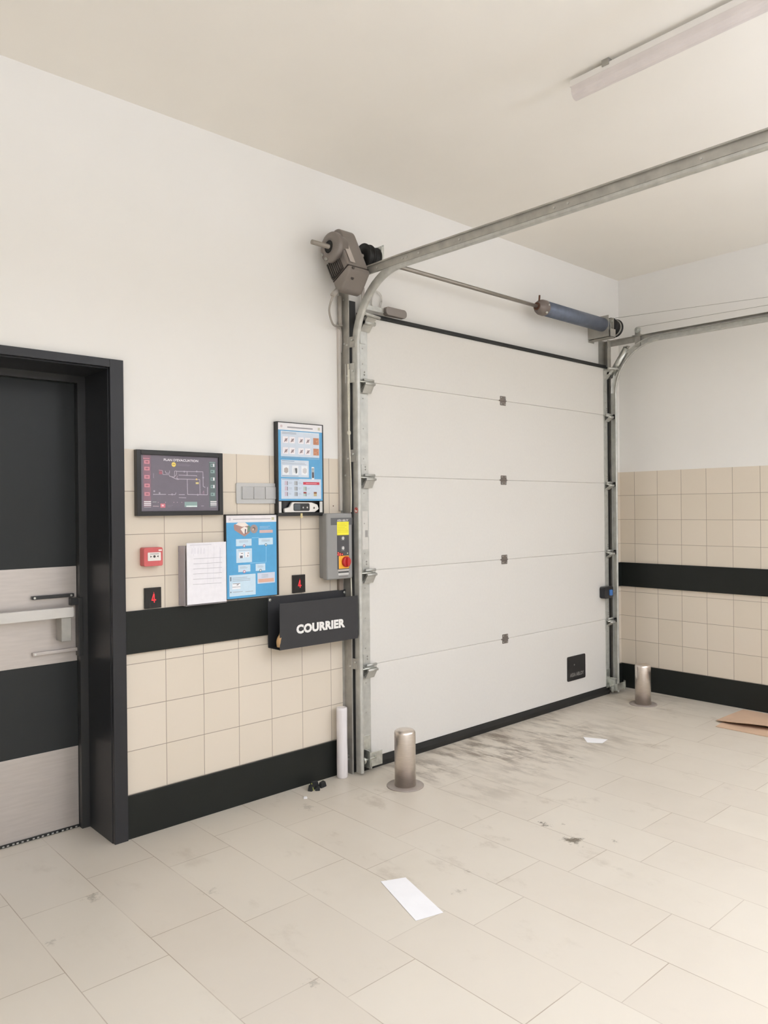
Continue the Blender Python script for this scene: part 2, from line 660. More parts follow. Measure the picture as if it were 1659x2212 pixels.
# push bar
mb = MB()
mb.rrect(-5.36, -4.45, 1.018, 1.064, .214, .238, .008)
bar = part('push_bar', mb, mat('satin_bar', (200, 198, 194), .28, .7, var=.03), d1)
mb = MB()
mb.box(-4.505, -4.458, .222, .297, .905, 1.018)
part('bar_bracket', mb, GALV_D, d1, bevel=.004)
mb = MB()
mb.box(-4.414, -4.392, .255, .297, .822, 1.10)
part('latch_case', mb, mat('black_case', (44, 44, 43), .4, var=.04), d1, bevel=.003)
mb = MB()
mb.box(-4.615, -4.425, .275, .297, 1.105, 1.121)
mb.box(-4.445, -4.392, .262, .297, 1.066, 1.10)
part('upper_arm', mb, mat('black_case', (44, 44, 43), .4), d1, bevel=.002)
mb = MB()
mb.box(-4.615, -4.41, .275, .297, .846, .862)
part('lower_arm', mb, STEELP, d1, bevel=.002)
for px_, pz_ in ((-4.605, 1.113), (-4.44, 1.113), (-4.605, .854)):
    mb = MB()
    mb.cyl((px_, .2752, pz_), (px_, .272, pz_), .005, 14)
    part('screw', mb, ZINC, d1)

# ------------------------------------------------------------------ sectional door (door_2)
DL, DR = -2.93, -.288          # outer ends of the steel end caps
WL, WR = -2.857, -.342         # white panel between them
YD = -.06                      # inner face
ZJ = [.603, 1.151, 1.698, 2.245]
d2 = bpy.data.objects.new('door_2', None)
COL.objects.link(d2)
d2.location = (-1.6, YD, 0)
ORIG[d2.name] = Vector((-1.6, YD, 0))
d2['kind'] = 'structure'
zs = [.062] + ZJ + [2.622]
for a, b in zip(zs, zs[1:]):
    mb = MB()
    g = .0008
    poly = [(YD + .003, a + g * .5), (YD, a + .003), (YD, b - .003), (YD + .003, b - g * .5), (YD + .04, b - g * .5), (YD + .04, a + g * .5)]
    mb.extr(poly, lambda u, v, t: (t, u, v), WL - .003, WR + .003)
    pn = part('door_panel', mb, PANEL, d2)
for x0, x1 in ((DL, WL), (WR, DR)):
    for a, b in zip(zs, zs[1:]):
        mb = MB()
        mb.box(x0, x1, YD - .0022, YD + .042, a + .001, b - .001)
        mb.mi = 1
        for zz in (a + .1, (a + b) / 2, b - .1):
            mb.cyl(((x0 + x1) / 2, YD - .0022, zz), ((x0 + x1) / 2, YD - .0045, zz), .004, 10)
        part('end_cap', mb, [GALV, GALV_D], d2, bevel=.001)
mb = MB()
mb.extr([(YD - .006, 0.0), (YD - .010, .03), (YD - .004, .062), (YD + .04, .062), (YD + .04, 0.0)], lambda u, v, t: (t, u, v), DL + .01, DR - .01)
part('bottom_seal', mb, RUB, d2)
mb = MB()
mb.box(DL + .03, DR - .005, YD - .012, YD + .03, 2.622, 2.634)
mb.box(DL + .03, DR - .005, YD + .0, YD + .045, 2.634, 2.648)
part('top_seal', mb, RUB, d2, bevel=.002)
# dark gap strips between posts and door
mb = MB()
mb.box(-2.975, -2.93, -.045, -.012, 0.0, 2.70)
mb.box(-.288, -.232, -.045, -.012, 0.0, 2.62)
part('side_seal', mb, RUB, d2)
for z in ZJ:     # centre hinges
    mb = MB()
    x = -1.617
    mb.rrect(x - .031, x + .031, z - .032, z + .032, YD - .0025, YD, .005)
    mb.cyl((x - .043, YD - .005, z), (x + .031, YD - .005, z), .0045, 12)
    mb.mi = 1
    for dx in (-.02, .02):
        for dz in (-.022, .022):
            mb.cyl((x + dx, YD - .0025, z + dz), (x + dx, YD - .005, z + dz), .004, 10)
    part('centre_hinge', mb, [mat('grey_hinge', (128, 120, 114), .45, .5, var=.06), GALV], d2, bevel=.0006)


def roller_hinge(z, side):
    """side +1: left edge (track to the left), -1: right edge"""
    xc = -2.893 if side > 0 else -.315
    xr = -2.965 if side > 0 else -.243
    mb = MB()
    mb.rrect(xc - .022, xc + .022, z - .072, z + .066, YD - .006, YD - .002, .006)
    mb.mi = 1
    for dz in (-.058, -.045, .038, .053):
        mb.cyl((xc + .010, YD - .006, z + dz), (xc + .010, YD - .010, z + dz), .005, 8)
    h = part('roller_hinge', mb, [GALV, GALV_D], d2, bevel=.0008)
    mb = MB()     # folded wedge bracket standing off the plate
    w0, w1 = (xc - .024, xc + .052) if side > 0 else (xc - .026, xc + .040)
    th = .0028

    def plate(y0, z0, y1, z1):
        dy, dz = y1 - y0, z1 - z0
        L = math.hypot(dy, dz)
        n = (-dz / L * th, dy / L * th)
        mb.extr([(y0, z0), (y1, z1), (y1 + n[0], z1 + n[1]), (y0 + n[0], z0 + n[1])], lambda u, v, t: (t, u, v), w0, w1)
    plate(YD - .006, z - .004, YD - .047, z - .018)
    plate(YD - .006, z - .050, YD - .047, z - .022)
    mb.cyl((w0, YD - .047, z - .020), (w1, YD - .047, z - .020), .008, 14)
    mb.cyl((w0 + .01, YD - .022, z + .004), (w1 + (.012 if side > 0 else 0), YD - .022, z + .004), .008, 14)
    if side > 0:
        mb.extr([(YD - .006, z - .058), (YD - .047, z - .026), (YD - .020, z - .070)], lambda u, v, t: (t, u, v), xc - .02, w1 - .004)
    part('roller_bracket', mb, GALV, h)
    mb = MB()
    mb.cyl((xc + side * .048, YD - .040, z - .010), (xr, -.095, z - .010), .0045, 12)
    mb.mi = 1
    mb.cyl((xr + side * .006, -.097, z - .010), (xr - side * .008, -.097, z - .010), .018, 20)
    part('roller', mb, [ZINC, RUB], h)


for z in ZJ:
    roller_hinge(z, 1)
    roller_hinge(z, -1)
# top roller carriers
for side in (1, -1):
    xc = -2.893 if side > 0 else -.315
    mb = MB()
    mb.box(xc - .02, xc + .02, YD - .006, YD - .002, 2.46, 2.60)
    h = part('top_roller_carrier', mb, GALV, d2, bevel=.001)
    mb = MB()
    mb.extr([(YD - .006, 2.53), (YD - .07, 2.60), (YD - .07, 2.608), (YD - .006, 2.60)], lambda u, v, t: (t, u, v), xc - .02, xc + (.05 if side > 0 else .022))
    mb.cyl((xc - .02, YD - .040, 2.575), (xc + (.062 if side > 0 else .02), YD - .040, 2.575), .012, 16)
    mb.cyl((xc + .07 * side, YD - .075, 2.605), (xc - .09 * side, YD - .095, 2.612), .0085, 14)
    mb.cyl((xc - .068 * side, YD - .09, 2.612), (xc - .080 * side, YD - .093, 2.612), .02, 20)
    part('roller_bracket', mb, [GALV], h)
# bottom cable brackets
for side in (1, -1):
    xc = -2.893 if side > 0 else -.315
    mb = MB()
    mb.box(xc - .026, xc + .026, YD - .006, YD - .002, .05, .20)
    mb.box(xc - .026, xc + .075 * (1 if side > 0 else .6), YD - .042, YD - .002, .062, .068)
    mb.box(xc - .018, xc + .085 * (1 if side > 0 else .5), YD - .044, YD - .040, .028, .108)
    mb.box(xc - side * .034, xc - side * .030, YD - .07, YD - .002, .03, .13)
    mb.cyl((xc - side * .065, YD - .04, .075), (xc + side * .04, YD - .04, .075), .007, 14)
    mb.cyl((xc - side * .05, YD - .04, .075), (xc - side * .062, YD - .04, .075), .02, 20)
    mb.cyl((xc + .03, YD - .044, .085), (xc + .03, YD - .050, .085), .008, 12)
    mb.cyl((xc - .006, YD - .050, .02), (xc - .006, YD - .050, .07), .004, 10)
    if side < 0:
        mb.box(-.300, -.165, -.122, -.118, .030, .085)
        mb.box(-.172, -.165, -.134, -.118, .022, .098)
        mb.box(-.300, -.294, -.118, YD - .002, .03, .12)
    part('bottom_bracket', mb, ZINC, d2, 'bright zinc bracket at the foot of the door', bevel=.0006)
# black badge plate low on the right
mb = MB()
mb.rrect(-.880, -.640, .186, .372, YD - .006, YD, .012)
mb.rrect(-.862, -.658, .204, .354, YD - .0075, YD - .006, .008)
bd = part('badge_plate', mb, mat('black_badge', (38, 37, 37), .45, var=.05), d2, 'black rounded plate with grey lettering', bevel=.001)
mb = MB()
text_into(mb, 'ASSA ABLOY', lambda a, b: (-.760 + a, YD - .0079, .218 + b), .037, 0, bold=.0008, xs=.86)
mb.lathe((-.795, YD - .0075, .305), (0, -1, 0), [(.006, 0), (.006, .001)], 12)
part('badge_lettering', mb, flat((132, 130, 126)), bd)
# slide lock with blue button
mb = MB()
mb.rrect(-.425, -.300, .778, .872, YD - .050, YD - .002, .018)
lk = part('slide_lock', mb, mat('black_lock', (30, 31, 35), .35, var=.05), d2, 'black lock body with a blue button', bevel=.003)
mb = MB()
mb.rrect(-.362, -.322, .800, .846, YD - .057, YD - .050, .008)
part('lock_button', mb, mat('blue_plastic', (58, 112, 178), .4), lk)
mb = MB()
mb.box(-.302, -.245, YD - .032, YD - .018, .812, .834)
part('lock_bolt', mb, GALV_D, lk)
# small label on the left end cap
mb = MB()
mb.box(-2.908, -2.866, YD - .0028, YD - .0022, 1.275, 1.495)
part('sticker', mb, flat((206, 203, 196)), d2)
mb = MB()
mb.box(-2.888, -2.868, YD - .0034, YD - .0028, 1.345, 1.385)
part('sticker', mb, flat((150, 148, 144)), d2)


# ------------------------------------------------------------------ tracks
def track_path(slope, yend):
    pts = []
    y0, cy, cz, r = -.095, -.48, 2.425, .385
    pts.append((y0, .012, (-1, 0)))
    pts.append((y0, cz, (-1, 0)))
    for k in range(1, 19):
        a = PI / 2 * k / 18
        n = (-math.cos(a), -math.sin(a))
        pts.append((cy - r * n[0], cz - r * n[1], n))
    pts.append((yend, cz + r - slope * (cy - yend), (0, -1)))
    return pts


def rails(side, x, slope, label, cat_label):
    t = thing('door_track', label, 'door track', (x, -.05, 0), 'pair of galvanised tracks that guide the sectional door')
    path = track_path(slope, -3.3)
    zt = 2.81
    # C section: web outside, flanges turned towards the door, room-side flange rolled
    th = .0022
    outer = [(.024, -.021), (.0, -.021), (-.001, -.018), (-.001, .017), (.002, .022), (.008, .0255), (.016, .0255), (.022, .021), (.023, .015)]
    inner = [(.021, .014), (.0195, .019), (.0145, .0225), (.009, .0225), (.004, .019), (.0015, .015), (.0015, -.0185), (.024, -.0185)]
    prof = outer + inner
    mb = MB()
    vs = []
    for (py, pz, n) in path:
        vs.append([mb.bm.verts.new((x + side * a, py + n[0] * b, pz + n[1] * b)) for a, b in prof])
    for i in range(len(vs) - 1):
        for j in range(len(prof)):
            k = (j + 1) % len(prof)
            f = mb.bm.faces.new([vs[i][j], vs[i][k], vs[i + 1][k], vs[i + 1][j]])
            f.smooth = len(path) > 3 and 1 <= i < len(path) - 2
    mb.bm.faces.new(vs[0][::-1])
    mb.bm.faces.new(vs[-1])
    part('roller_track', mb, GALV, t)
    # wall post: leg standing out from the wall with a flange on the wall
    mb = MB()
    xl = x - side * .018
    zp = 2.86
    if side > 0:
        zp = 2.80
        mb.box(xl - .016, xl, -.003, 0, 0, zp)
        mb.box(xl - .0015, xl + .0015, -.064, 0, 0, zp)
        mb.box(xl, xl + .006, -.066, -.063, 0, zp)
    else:
        xl = -.214
        mb.box(xl - .002, xl + .001, -.052, 0, 0, zp)
        mb.box(xl - .098, xl, -.003, 0, 2.60, zp)
        mb.box(xl - .050, xl, -.055, -.052, 2.56, zp)
    mb.mi = 1
    for zz in [.08, .10, .9, 1.7, 2.45, 2.7, 2.75]:
        mb.cyl((xl - side * .002, -.03, zz), (xl - side * .006, -.03, zz), .006, 10)
        if side < 0:
            mb.cyl((xl - .045, -.0555, min(zz + .1, 2.80)), (xl - .045, -.0585, min(zz + .1, 2.80)), .005, 10) if zz > 2.4 else None
    part('wall_post', mb, [GALV_D, ZINC], t, bevel=.0006)
    # straight angle above the curve, running out over the horizontal part
    mb = MB()
    y0 = -.064
    L = -3.3
    dz = lambda y: -slope * max(0, (-.48 - y))
    xo = x - side * .004
    for (ya, yb) in ((y0, -.48), (-.48, L)):
        za, zb = zt + dz(ya), zt + dz(yb)
        mb.hexa([(xo, yb, zb - .004), (xo + side * .003, yb, zb - .004), (xo + side * .003, ya, za - .004), (xo, ya, za - .004),
                 (xo, yb, zb + .040), (xo + side * .003, yb, zb + .040), (xo + side * .003, ya, za + .040), (xo, ya, za + .040)])
        mb.hexa([(xo, yb, zb + .038), (xo + side * .034, yb, zb + .038), (xo + side * .034, ya, za + .038), (xo, ya, za + .038),
                 (xo, yb, zb + .041), (xo + side * .034, yb, zb + .041), (xo + side * .034, ya, za + .041), (xo, ya, za + .041)])
        mb.hexa([(xo - side * .010, yb, zb + .034), (xo, yb, zb + .034), (xo, ya, za + .034), (xo - side * .010, ya, za + .034),
                 (xo - side * .010, yb, zb + .041), (xo, yb, zb + .041), (xo, ya, za + .041), (xo - side * .010, ya, za + .041)])
    mb.mi = 1
    for yy in (-.30, -.50, -.53, -.62, -.9, -1.45, -1.52, -2.1, -2.6):
        mb.cyl((xo, yy, zt + dz(yy) + .014), (xo - side * .005, yy, zt + dz(yy) + .014), .005, 8)
    part('rail_angle', mb, [GALV_D, GALV], t)
    # hanger to the ceiling (beyond the picture)
    mb = MB()
    mb.box(x - .015, x + .015, -3.21, -3.18, zt + dz(-3.2) + .03, CH)
    part('ceiling_hanger', mb, GALV, t)
    return t, xl


TL = rails(1, -2.982, .019, 'galvanised steel track beside the control box, curving to the ceiling', '')[0]
TR = rails(-1, -.230, .010, 'galvanised steel track in the corner by the right wall, curving to the ceiling', '')[0]
# bridging brackets on the left track
for z0, z1, xa, xb, y, m_ in ((2.425, 2.485, -2.998, -2.976, -.066, GALV_D), (2.225, 2.335, -2.998, -2.976, -.066, GALV), (1.775, 1.845, -2.998, -2.976, -.066, GALV_D), (.60, .66, -2.998, -2.976, -.066, GALV_D)):
    mb = MB()
    mb.hexa([(-3.003, -.035, z0), (-3.0018, -.035, z0), (-2.9838, -.098, z0), (-2.985, -.098, z0),
             (-3.003, -.035, z1), (-3.0018, -.035, z1), (-2.9838, -.098, z1), (-2.985, -.098, z1)])
    mb.mi = 1
    mb.cyl((-2.999, -.052, (z0 + z1) / 2 - .015), (-3.004, -.053, (z0 + z1) / 2 - .015), .005, 10)
    mb.cyl((-2.990, -.086, (z0 + z1) / 2 + .01), (-2.996, -.087, (z0 + z1) / 2 + .01), .006, 10)
    part('track_bracket', mb, [m_, ZINC], TL)
for z0 in (2.425, 1.72, .9, .3):
    mb = MB()
    mb.box(-.2185, -.216, -.085, -.03, z0, z0 + .06)
    part('track_bracket', mb, GALV_D, TR)
# round red-white sticker on the left track
mb = MB()
mb.lathe((-2.9835, -.098, 1.502), (-1, 0, 0), [(.016, 0), (.016, .0006)], 28)
mb.mi = 1
mb.lathe((-2.9842, -.098, 1.502), (-1, 0, 0), [(.012, 0), (.012, .0004)], 28)
mb.mi = 0
mb.extr([(-.098, 1.502), (-.110, 1.500), (-.106, 1.511), (-.096, 1.514), (-.088, 1.508)], lambda u, v, t: (t, u, v), -2.9846, -2.9852)
part('sticker', mb, [flat((196, 84, 76)), flat((232, 222, 214))], TL, 'round red and white sticker')
# spring bumper tube and pulley on the right track
mb = MB()
a0, a1 = math.radians(18), math.radians(52)
c0 = Vector((-.238, -.48 + .437 * math.cos(a0), 2.425 + .437 * math.sin(a0)))
c1 = Vector((-.238, -.48 + .437 * math.cos(a1), 2.425 + .437 * math.sin(a1)))
mb.cyl(c0, c1, .028, 20)
mb.mi = 1
mb.cyl(c0 - (c1 - c0).normalized() * .012, c0, .014, 12)
mb.cyl(c1, c1 + (c1 - c0).normalized() * .02, .012, 12)
mb.box(c1.x - .03, c1.x + .005, c1.y - .025, c1.y + .015, c1.z + .008, c1.z + .013)
part('spring_bumper', mb, [ZINC, GALV_D], TR)
mb = MB()
mb.box(-.242, -.238, -.33, -.285, 2.77, 2.905)
mb.box(-.262, -.222, -.345, -.27, 2.853, 2.857)
mb.mi = 1
mb.lathe((-.230, -.307, 2.898), (-1, 0, 0), [(.024, 0), (.024, .003), (.016, .006), (.024, .012), (.024, .015)], 24)
mb.cyl((-.225, -.307, 2.898), (-.252, -.307, 2.898), .008, 12)
part('cable_pulley', mb, [GALV_D, ZINC], TR)

# ------------------------------------------------------------------ spring shaft with drums
SY, SZ = -.13, 2.937
sh = thing('spring_shaft', 'long steel spring shaft over the door with a blue-grey spring tube', 'shaft', (-1.6, SY, SZ))
mb = MB()
mb.cyl((-3.302, SY, SZ), (-.26, SY, SZ), .0127, 20)
part('shaft', mb, mat('shaft_steel', (148, 142, 134), .38, .8, var=.06), sh)
mb = MB()
mb.cyl((-1.235, SY, SZ), (-.44, SY, SZ), .053, 32)
tb = part('spring_tube', mb, SPRING, sh, 'blue-grey spring tube')
mb = MB()
mb.lathe((-1.31, SY, SZ), (1, 0, 0), [(.026, 0), (.034, .004), (.034, .02), (.047, .026), (.055, .05), (.056, .085), (.053, .09)], 32)
mb.mi = 1
mb.lathe((-1.312, SY, SZ), (1, 0, 0), [(.028, 0), (.024, -.004), (.018, .001)], 24)
mb.cyl((-1.285, SY, SZ + .03), (-1.281, SY - .002, SZ + .082), .0065, 10)
mb.mi = 2
mb.cyl((-1.25, SY - .03, SZ - .035), (-1.25, SY - .045, SZ - .045), .007, 10)
mb.cyl((-1.24, SY - .048, SZ + .01), (-1.24, SY - .058, SZ + .01), .006, 10)
part('winding_cone', mb, [mat('grey_cone', (122, 112, 106), .5, .3, var=.08), RUST, ZINC], sh, 'grey winding cone with rusty bolts')


def drum(x0, x1, r):
    mb = MB()
    n = 6
    pr = [(.02, 0), (r + .010, 0), (r + .010, .004)]
    L = x1 - x0
    for k in range(n):
        a = .006 + (L - .012) * k / n
        pr += [(r, a), (r - .003, a + (L - .012) / n * .5), (r, a + (L - .012) / n * .95)]
    pr += [(r + .010, L - .004), (r + .010, L), (.02, L)]
    mb.lathe((x0, SY, SZ), (1, 0, 0), pr, 36)
    return mb


BLK = mat('black_drum', (24, 24, 22), .5, .2, var=.15)
part('cable_drum', drum(-2.945, -2.905, .062), BLK, sh)
part('cable_drum', drum(-2.893, -2.853, .056), BLK, sh)
part('cable_drum', drum(-.352, -.268, .062), BLK, sh)
mb = MB()
mb.lathe((-.300, SY, SZ), (1, 0, 0), [(.067, 0), (.067, .012)], 36)
part('drum_ring', mb, GALV_D, sh)

# bearing plates
br = thing('bearing_bracket', 'zinc bearing plate holding the shaft, just right of the grey motor', 'bracket', (-2.83, 0, 2.86), 'bearing plates of the spring shaft')
mb = MB()
mb.box(-2.838, -2.834, -.19, 0, 2.87, 3.01)
mb.box(-2.838, -2.798, -.004, 0, 2.86, 3.02)
mb.box(-2.855, -2.838, -.19, -.187, 2.88, 3.00)
mb.mi = 1
mb.cyl((-2.846, SY, SZ), (-2.826, SY, SZ), .03, 24)
part('bearing_plate', mb, [ZINC, GALV_D], br, bevel=.001)
br = thing('bearing_bracket', 'zinc bearing plate between the blue-grey tube and the right drum', 'bracket', (-.40, 0, 2.85), 'bearing plates of the spring shaft')
mb = MB()
mb.box(-.385, -.381, -.185, 0, 2.835, 2.995)
mb.box(-.455, -.381, -.198, -.194, 2.84, 2.90)
mb.box(-.46, -.381, -.006, 0, 2.82, 3.02)
mb.box(-.462, -.456, -.185, -.0, 2.84, 3.005)
mb.box(-.45, -.381, -.195, -.0, 2.832, 2.836)
mb.mi = 1
mb.cyl((-.40, SY, SZ), (-.375, SY, SZ), .034, 24)
for yy, zz in ((-.17, 2.86), (-.17, 2.97), (-.04, 2.9)):
    mb.cyl((-.385, yy, zz), (-.391, yy, zz), .007, 8)
part('bearing_plate', mb, [GALV_D, ZINC], br, bevel=.001)

# lifting cables along the right track
mb = MB()
mb.tube([(-.33, -.10, SZ + .071), (-.27, -.7, SZ + .045), (-.25, -1.3, 2.945), (-.25, -3.3, 2.87)], .0016, 6)
solo('lift_cable', 'upper of the two thin steel cables above the right track', 'cable', mb, GALV_D, (-.25, -1.3, 2.945))
mb = MB()
mb.tube([(-.238, -.307, 2.921), (-.238, -1.3, 2.893), (-.238, -3.3, 2.84)], .0016, 6)
solo('lift_cable', 'lower of the two thin steel cables, starting at the pulley', 'cable', mb, GALV_D, (-.238, -1.3, 2.893))

# ------------------------------------------------------------------ motor
mo = thing('door_motor', 'grey electric door motor on the shaft, high above the control box', 'motor', (-3.06, SY, SZ))
TH = math.radians(27)
ED = (-math.sin(TH), -math.cos(TH))
EF = (-math.cos(TH), math.sin(TH))


def mf(d, f, x):
    return (x, SY + ED[0] * d + EF[0] * f, SZ + ED[1] * d + EF[1] * f)


def rounded(u0, u1, v0, v1, ru0, ru1, n=6):
    """outline with its own corner radius at u0 and at u1"""
    out = []
    for cu_, cv_, a0, r in ((u1 - ru1, v1 - ru1, 0, ru1), (u0 + ru0, v1 - ru0, 90, ru0), (u0 + ru0, v0 + ru0, 180, ru0), (u1 - ru1, v0 + ru1, 270, ru1)):
        for k in range(n + 1):
            a = math.radians(a0 + 90 * k / n)
            out.append((cu_ + r * math.cos(a), cv_ + r * math.sin(a)))
    return out


XM0, XM1 = -3.150, -3.004
mb = MB()
mb.extr(rounded(-.135, .155, -.060, .055, .056, .012), mf, -3.108, XM1)
hs = part('gear_housing', mb, ALU, mo, bevel=.030, seg=6)
mb = MB()
mb.extr([(.035, -.095), (.155, -.095), (.155, .052), (.035, .052)], mf, XM0 + .002, XM1 - .004)
part('motor_block', mb, ALU, mo, bevel=.012, seg=3)
mb = MB()
mb.extr([(.158, -.096), (.158, .055), (.185, .055), (.240, -.055), (.228, -.096)], mf, XM0 - .003, XM1 + .003)
cv = part('end_cover', mb, ALU, mo, bevel=.014, seg=4)
mb = MB()
mb.extr([(.1545, -.0925), (.1545, .0515), (.1595, .0515), (.1595, -.0925)], mf, XM0 - .001, XM1 + .001)
part('cover_joint', mb, mat('dark_joint', (66, 58, 54), .6), mo)
mb = MB()
mb.lathe((-3.19, SY, SZ), (1, 0, 0), [(.034, .012), (.036, 0), (.060, .002), (.078, .008), (.083, .016), (.083, .040), (.074, .044), (.070, .085)], 40)
hb = part('hub', mb, ALU, mo)
mb = MB()
mb.lathe((-3.188, SY, SZ), (1, 0, 0), [(.034, 0), (.030, -.002), (.027, .012)], 28)
part('shaft_collar', mb, RUB, hb)
for a in (210, 250):
    mb = MB()
    yy, zz = SY + .062 * math.cos(math.radians(a)) * -1, SZ + .066 * math.sin(math.radians(a))
    mb.cyl((-3.196, yy, zz), (-3.18, yy, zz), .008, 12)
    part('screw', mb, GALV_D, hb)
mb = MB()
for k in range(7):
    f = -.088 + k * .014
    mb.extr([(.045, f), (.145, f), (.145, f + .006), (.045, f + .006)], mf, XM0 - .010, XM0 + .01)
part('cooling_fins', mb, ALU_D, mo)
mb = MB()
mb.extr([(.042, -.091), (.148, -.091), (.148, .012), (.042, .012)], mf, XM0 - .003, XM0 + .004)
part('fin_grille', mb, mat('grille_dark', (70, 64, 60), .6), mo)
mb = MB()
mb.extr([(.0, .0552), (.135, .0552), (.135, .0558), (.0, .0558)], mf, -3.128, -3.092)
part('nameplate', mb, flat((178, 168, 160)), mo, 'pale rating plate')
for (dx, dd, ff) in ((-3.125, .178, .053), (-3.11, .208, .008)):
    mb = MB()
    p0 = Vector(mf(dd, ff, dx))
    nrm = Vector((0, EF[0], EF[1]))
    mb.cyl(p0, p0 + nrm * .007, .009, 12)
    part('screw', mb, ALU_D, mo)
mb = MB()
g0 = Vector(mf(.215, -.09, -3.145))
mb.cyl(g0, g0 + Vector((-.035, .0, -.035)), .014, 16)
part('cable_gland', mb, CABLE, mo)
mb = MB()
mb.tube(smooth_pts([g0 + Vector((-.035, 0, -.035)), (-3.175, -.14, 2.66), (-3.165, -.10, 2.60), (-3.10, -.05, 2.545), (-3.03, -.02, 2.54), (-3.012, -.014, 2.50), (-3.012, -.012, 2.40)], 8), .0058, 10)
part('cable', mb, CABLE, mo)
mb = MB()
mb.cyl((-3.026, -.022, 2.55), (-3.026, -.022, 2.72), .012, 14)
mb.cyl((-3.026, -.022, 2.548), (-3.026, -.022, 2.556), .015, 14)
part('cable_sleeve', mb, CABLE, mo)
# cable duct beside the left post
mb = MB()
mb.box(-3.034, -3.018, -.018, 0, 1.50, 2.56)
solo('cable_duct', 'narrow grey cable duct on the wall beside the left post', 'duct', mb, mat('duct_grey', (190, 184, 176), .5), (-3.026, 0, 1.5), bevel=.002)
# slack-cable lever above the left end of the door
lv = thing('slack_lever', 'grey switch lever lying over the top left corner of the door', 'switch', (-2.75, -.08, 2.66))
mb = MB()
mb.box(-2.905, -2.72, -.072, -.068, 2.662, 2.690)
part('lever_arm', mb, GALV, lv, bevel=.001)
mb = MB()
mb.rrect(-2.735, -2.565, 2.650, 2.700, -.096, -.062, .022)
part('lever_head', mb, mat('lever_grey', (128, 120, 114), .45, .2), lv, bevel=.003)
mb = MB()
mb.box(-2.868, -2.845, -.030, -.026, 2.655, 2.80)
part('lever_strap', mb, mat('strap_grey', (164, 158, 150), .5, .3), lv)
# loosely coiled white wire on the wall behind the track
mb = MB()
for rr_ in (.052, .058, .064):
    pts = [(-2.735 + rr_ * .62 * math.cos(a), -.012 - .006 * math.sin(3 * a) - (rr_ - .05) * .3, 2.745 + rr_ * math.sin(a)) for a in [2 * PI * k / 28 for k in range(29)]]
    mb.tube(pts, .0018, 6)
solo('coiled_wire', 'small coil of thin white wire on the wall behind the left track', 'wire', mb, WPLA, (-2.735, -.01, 2.745))

# pull cord
mb = MB()
mb.tube(smooth_pts([(-3.008, -.068, 2.33), (-3.010, -.070, 2.1), (-3.010, -.072, 1.94), (-3.002, -.074, 1.75), (-2.999, -.074, 1.60), (-3.003, -.076, 1.492)], 8), .0035, 8)
mb.tube(smooth_pts([(-2.999, -.066, 2.30), (-2.999, -.068, 2.12), (-3.008, -.072, 1.955)], 6), .003, 8)
mb.lathe((-3.010, -.073, 1.925), (0, 0, 1), [(.001, 0), (.009, .006), (.011, .014), (.008, .024), (.001, .03)], 14)
mb.tube([(-3.012, -.080, 1.12), (-3.012, -.082, 1.06), (-3.012, -.084, 1.01)], .0035, 8)
solo('pull_cord', 'knotted cream cord hanging down the left post', 'cord', mb, CORD, (-3.008, -.07, 2.33))

# ------------------------------------------------------------------ control box
cb = thing('control_box', 'grey door control box with yellow sticker and red switch', 'control box', (-3.1, 0, 1.12))
mb = MB()
mb.box(-3.176, -3.008, -.045, 0, 1.125, 1.478)
part('box_body', mb, BOXG, cb, bevel=.006)
mb = MB()
mb.box(-3.190, -3.006, -.090, -.046, 1.118, 1.486)
lid = part('box_lid', mb, BOXG, cb, bevel=.010, seg=3)
P = Print(-3.190, -3.006, 1.118, 1.486, -.0903)
f_ = lambda x, y: ((x - 295) / 660, (y - (345 - 40 * (x - 295) / 660)) / 1650)


def R4(P, x0, y0, x1, y1, c, k=1, f=f_):
    a, b = f(x0, y0), f(x1, y1)
    P.rect(a[0], a[1], b[0], b[1], c, k)


R4(P, 395, 455, 950, 600, (92, 92, 94))
R4(P, 550, 870, 860, 1715, (72, 72, 74))
R4(P, 552, 545, 855, 860, (232, 222, 60), 2)
P.textlines(.42, .155, .82, .30, 6, (206, 196, 40), 3, .3)
P.text(.615, .125, 'ASSA ABLOY', .0165, (214, 210, 204), 3, bold=.0004, xs=.85)
R4(P, 655, 905, 745, 1000, (104, 104, 106), 2)
P.poly([(.56, .385), (.62, .350), (.68, .385), (.645, .385), (.645, .405), (.595, .405), (.595, .385)], (206, 204, 200), 3)
R4(P, 655, 1150, 745, 1260, (104, 104, 106), 2)
P.poly([(.56, .525), (.62, .560), (.68, .525), (.645, .525), (.645, .505), (.595, .505), (.595, .525)], (206, 204, 200), 3)
P.poly([(.39, .585), (.62, .605), (.62, .645), (.39, .645)], (96, 26, 28), 2)
for u_, v_ in ((.43, .600), (.42, .628), (.50, .615), (.50, .632), (.58, .625)):
    P.disc(u_, v_, .018, flat((255, 70, 60), 2.2), 3, 10)
P.disc(.79, .612, .02, (190, 200, 170), 3, 10)
R4(P, 590, 1395, 850, 1700, (236, 172, 52), 2)
P.rect(.42, .855, .84, .875, (196, 190, 184), 2)
P.rect(.43, .885, .83, .905, (60, 60, 60), 2)
P.rect(.43, .908, .82, .938, (222, 220, 216), 2)
for k in range(7):
    P.rect(.46 + k * .05, .913, .475 + k * .05, .933, (90, 90, 90), 3)
P.rect(.45, .955, .80, .965, (110, 100, 98), 2)
P.done('front_print', lid)
mb = MB()
mb.lathe((-3.058, -.090, 1.214), (0, -1, 0), [(.030, 0), (.030, .010), (.027, .016), (.020, .018)], 28)
mb.box(-3.066, -3.050, -.118, -.104, 1.190, 1.238)
part('rotary_switch', mb, mat('red_switch', (178, 34, 34), .35), cb, 'red rotary switch on a yellow plate', bevel=.002)
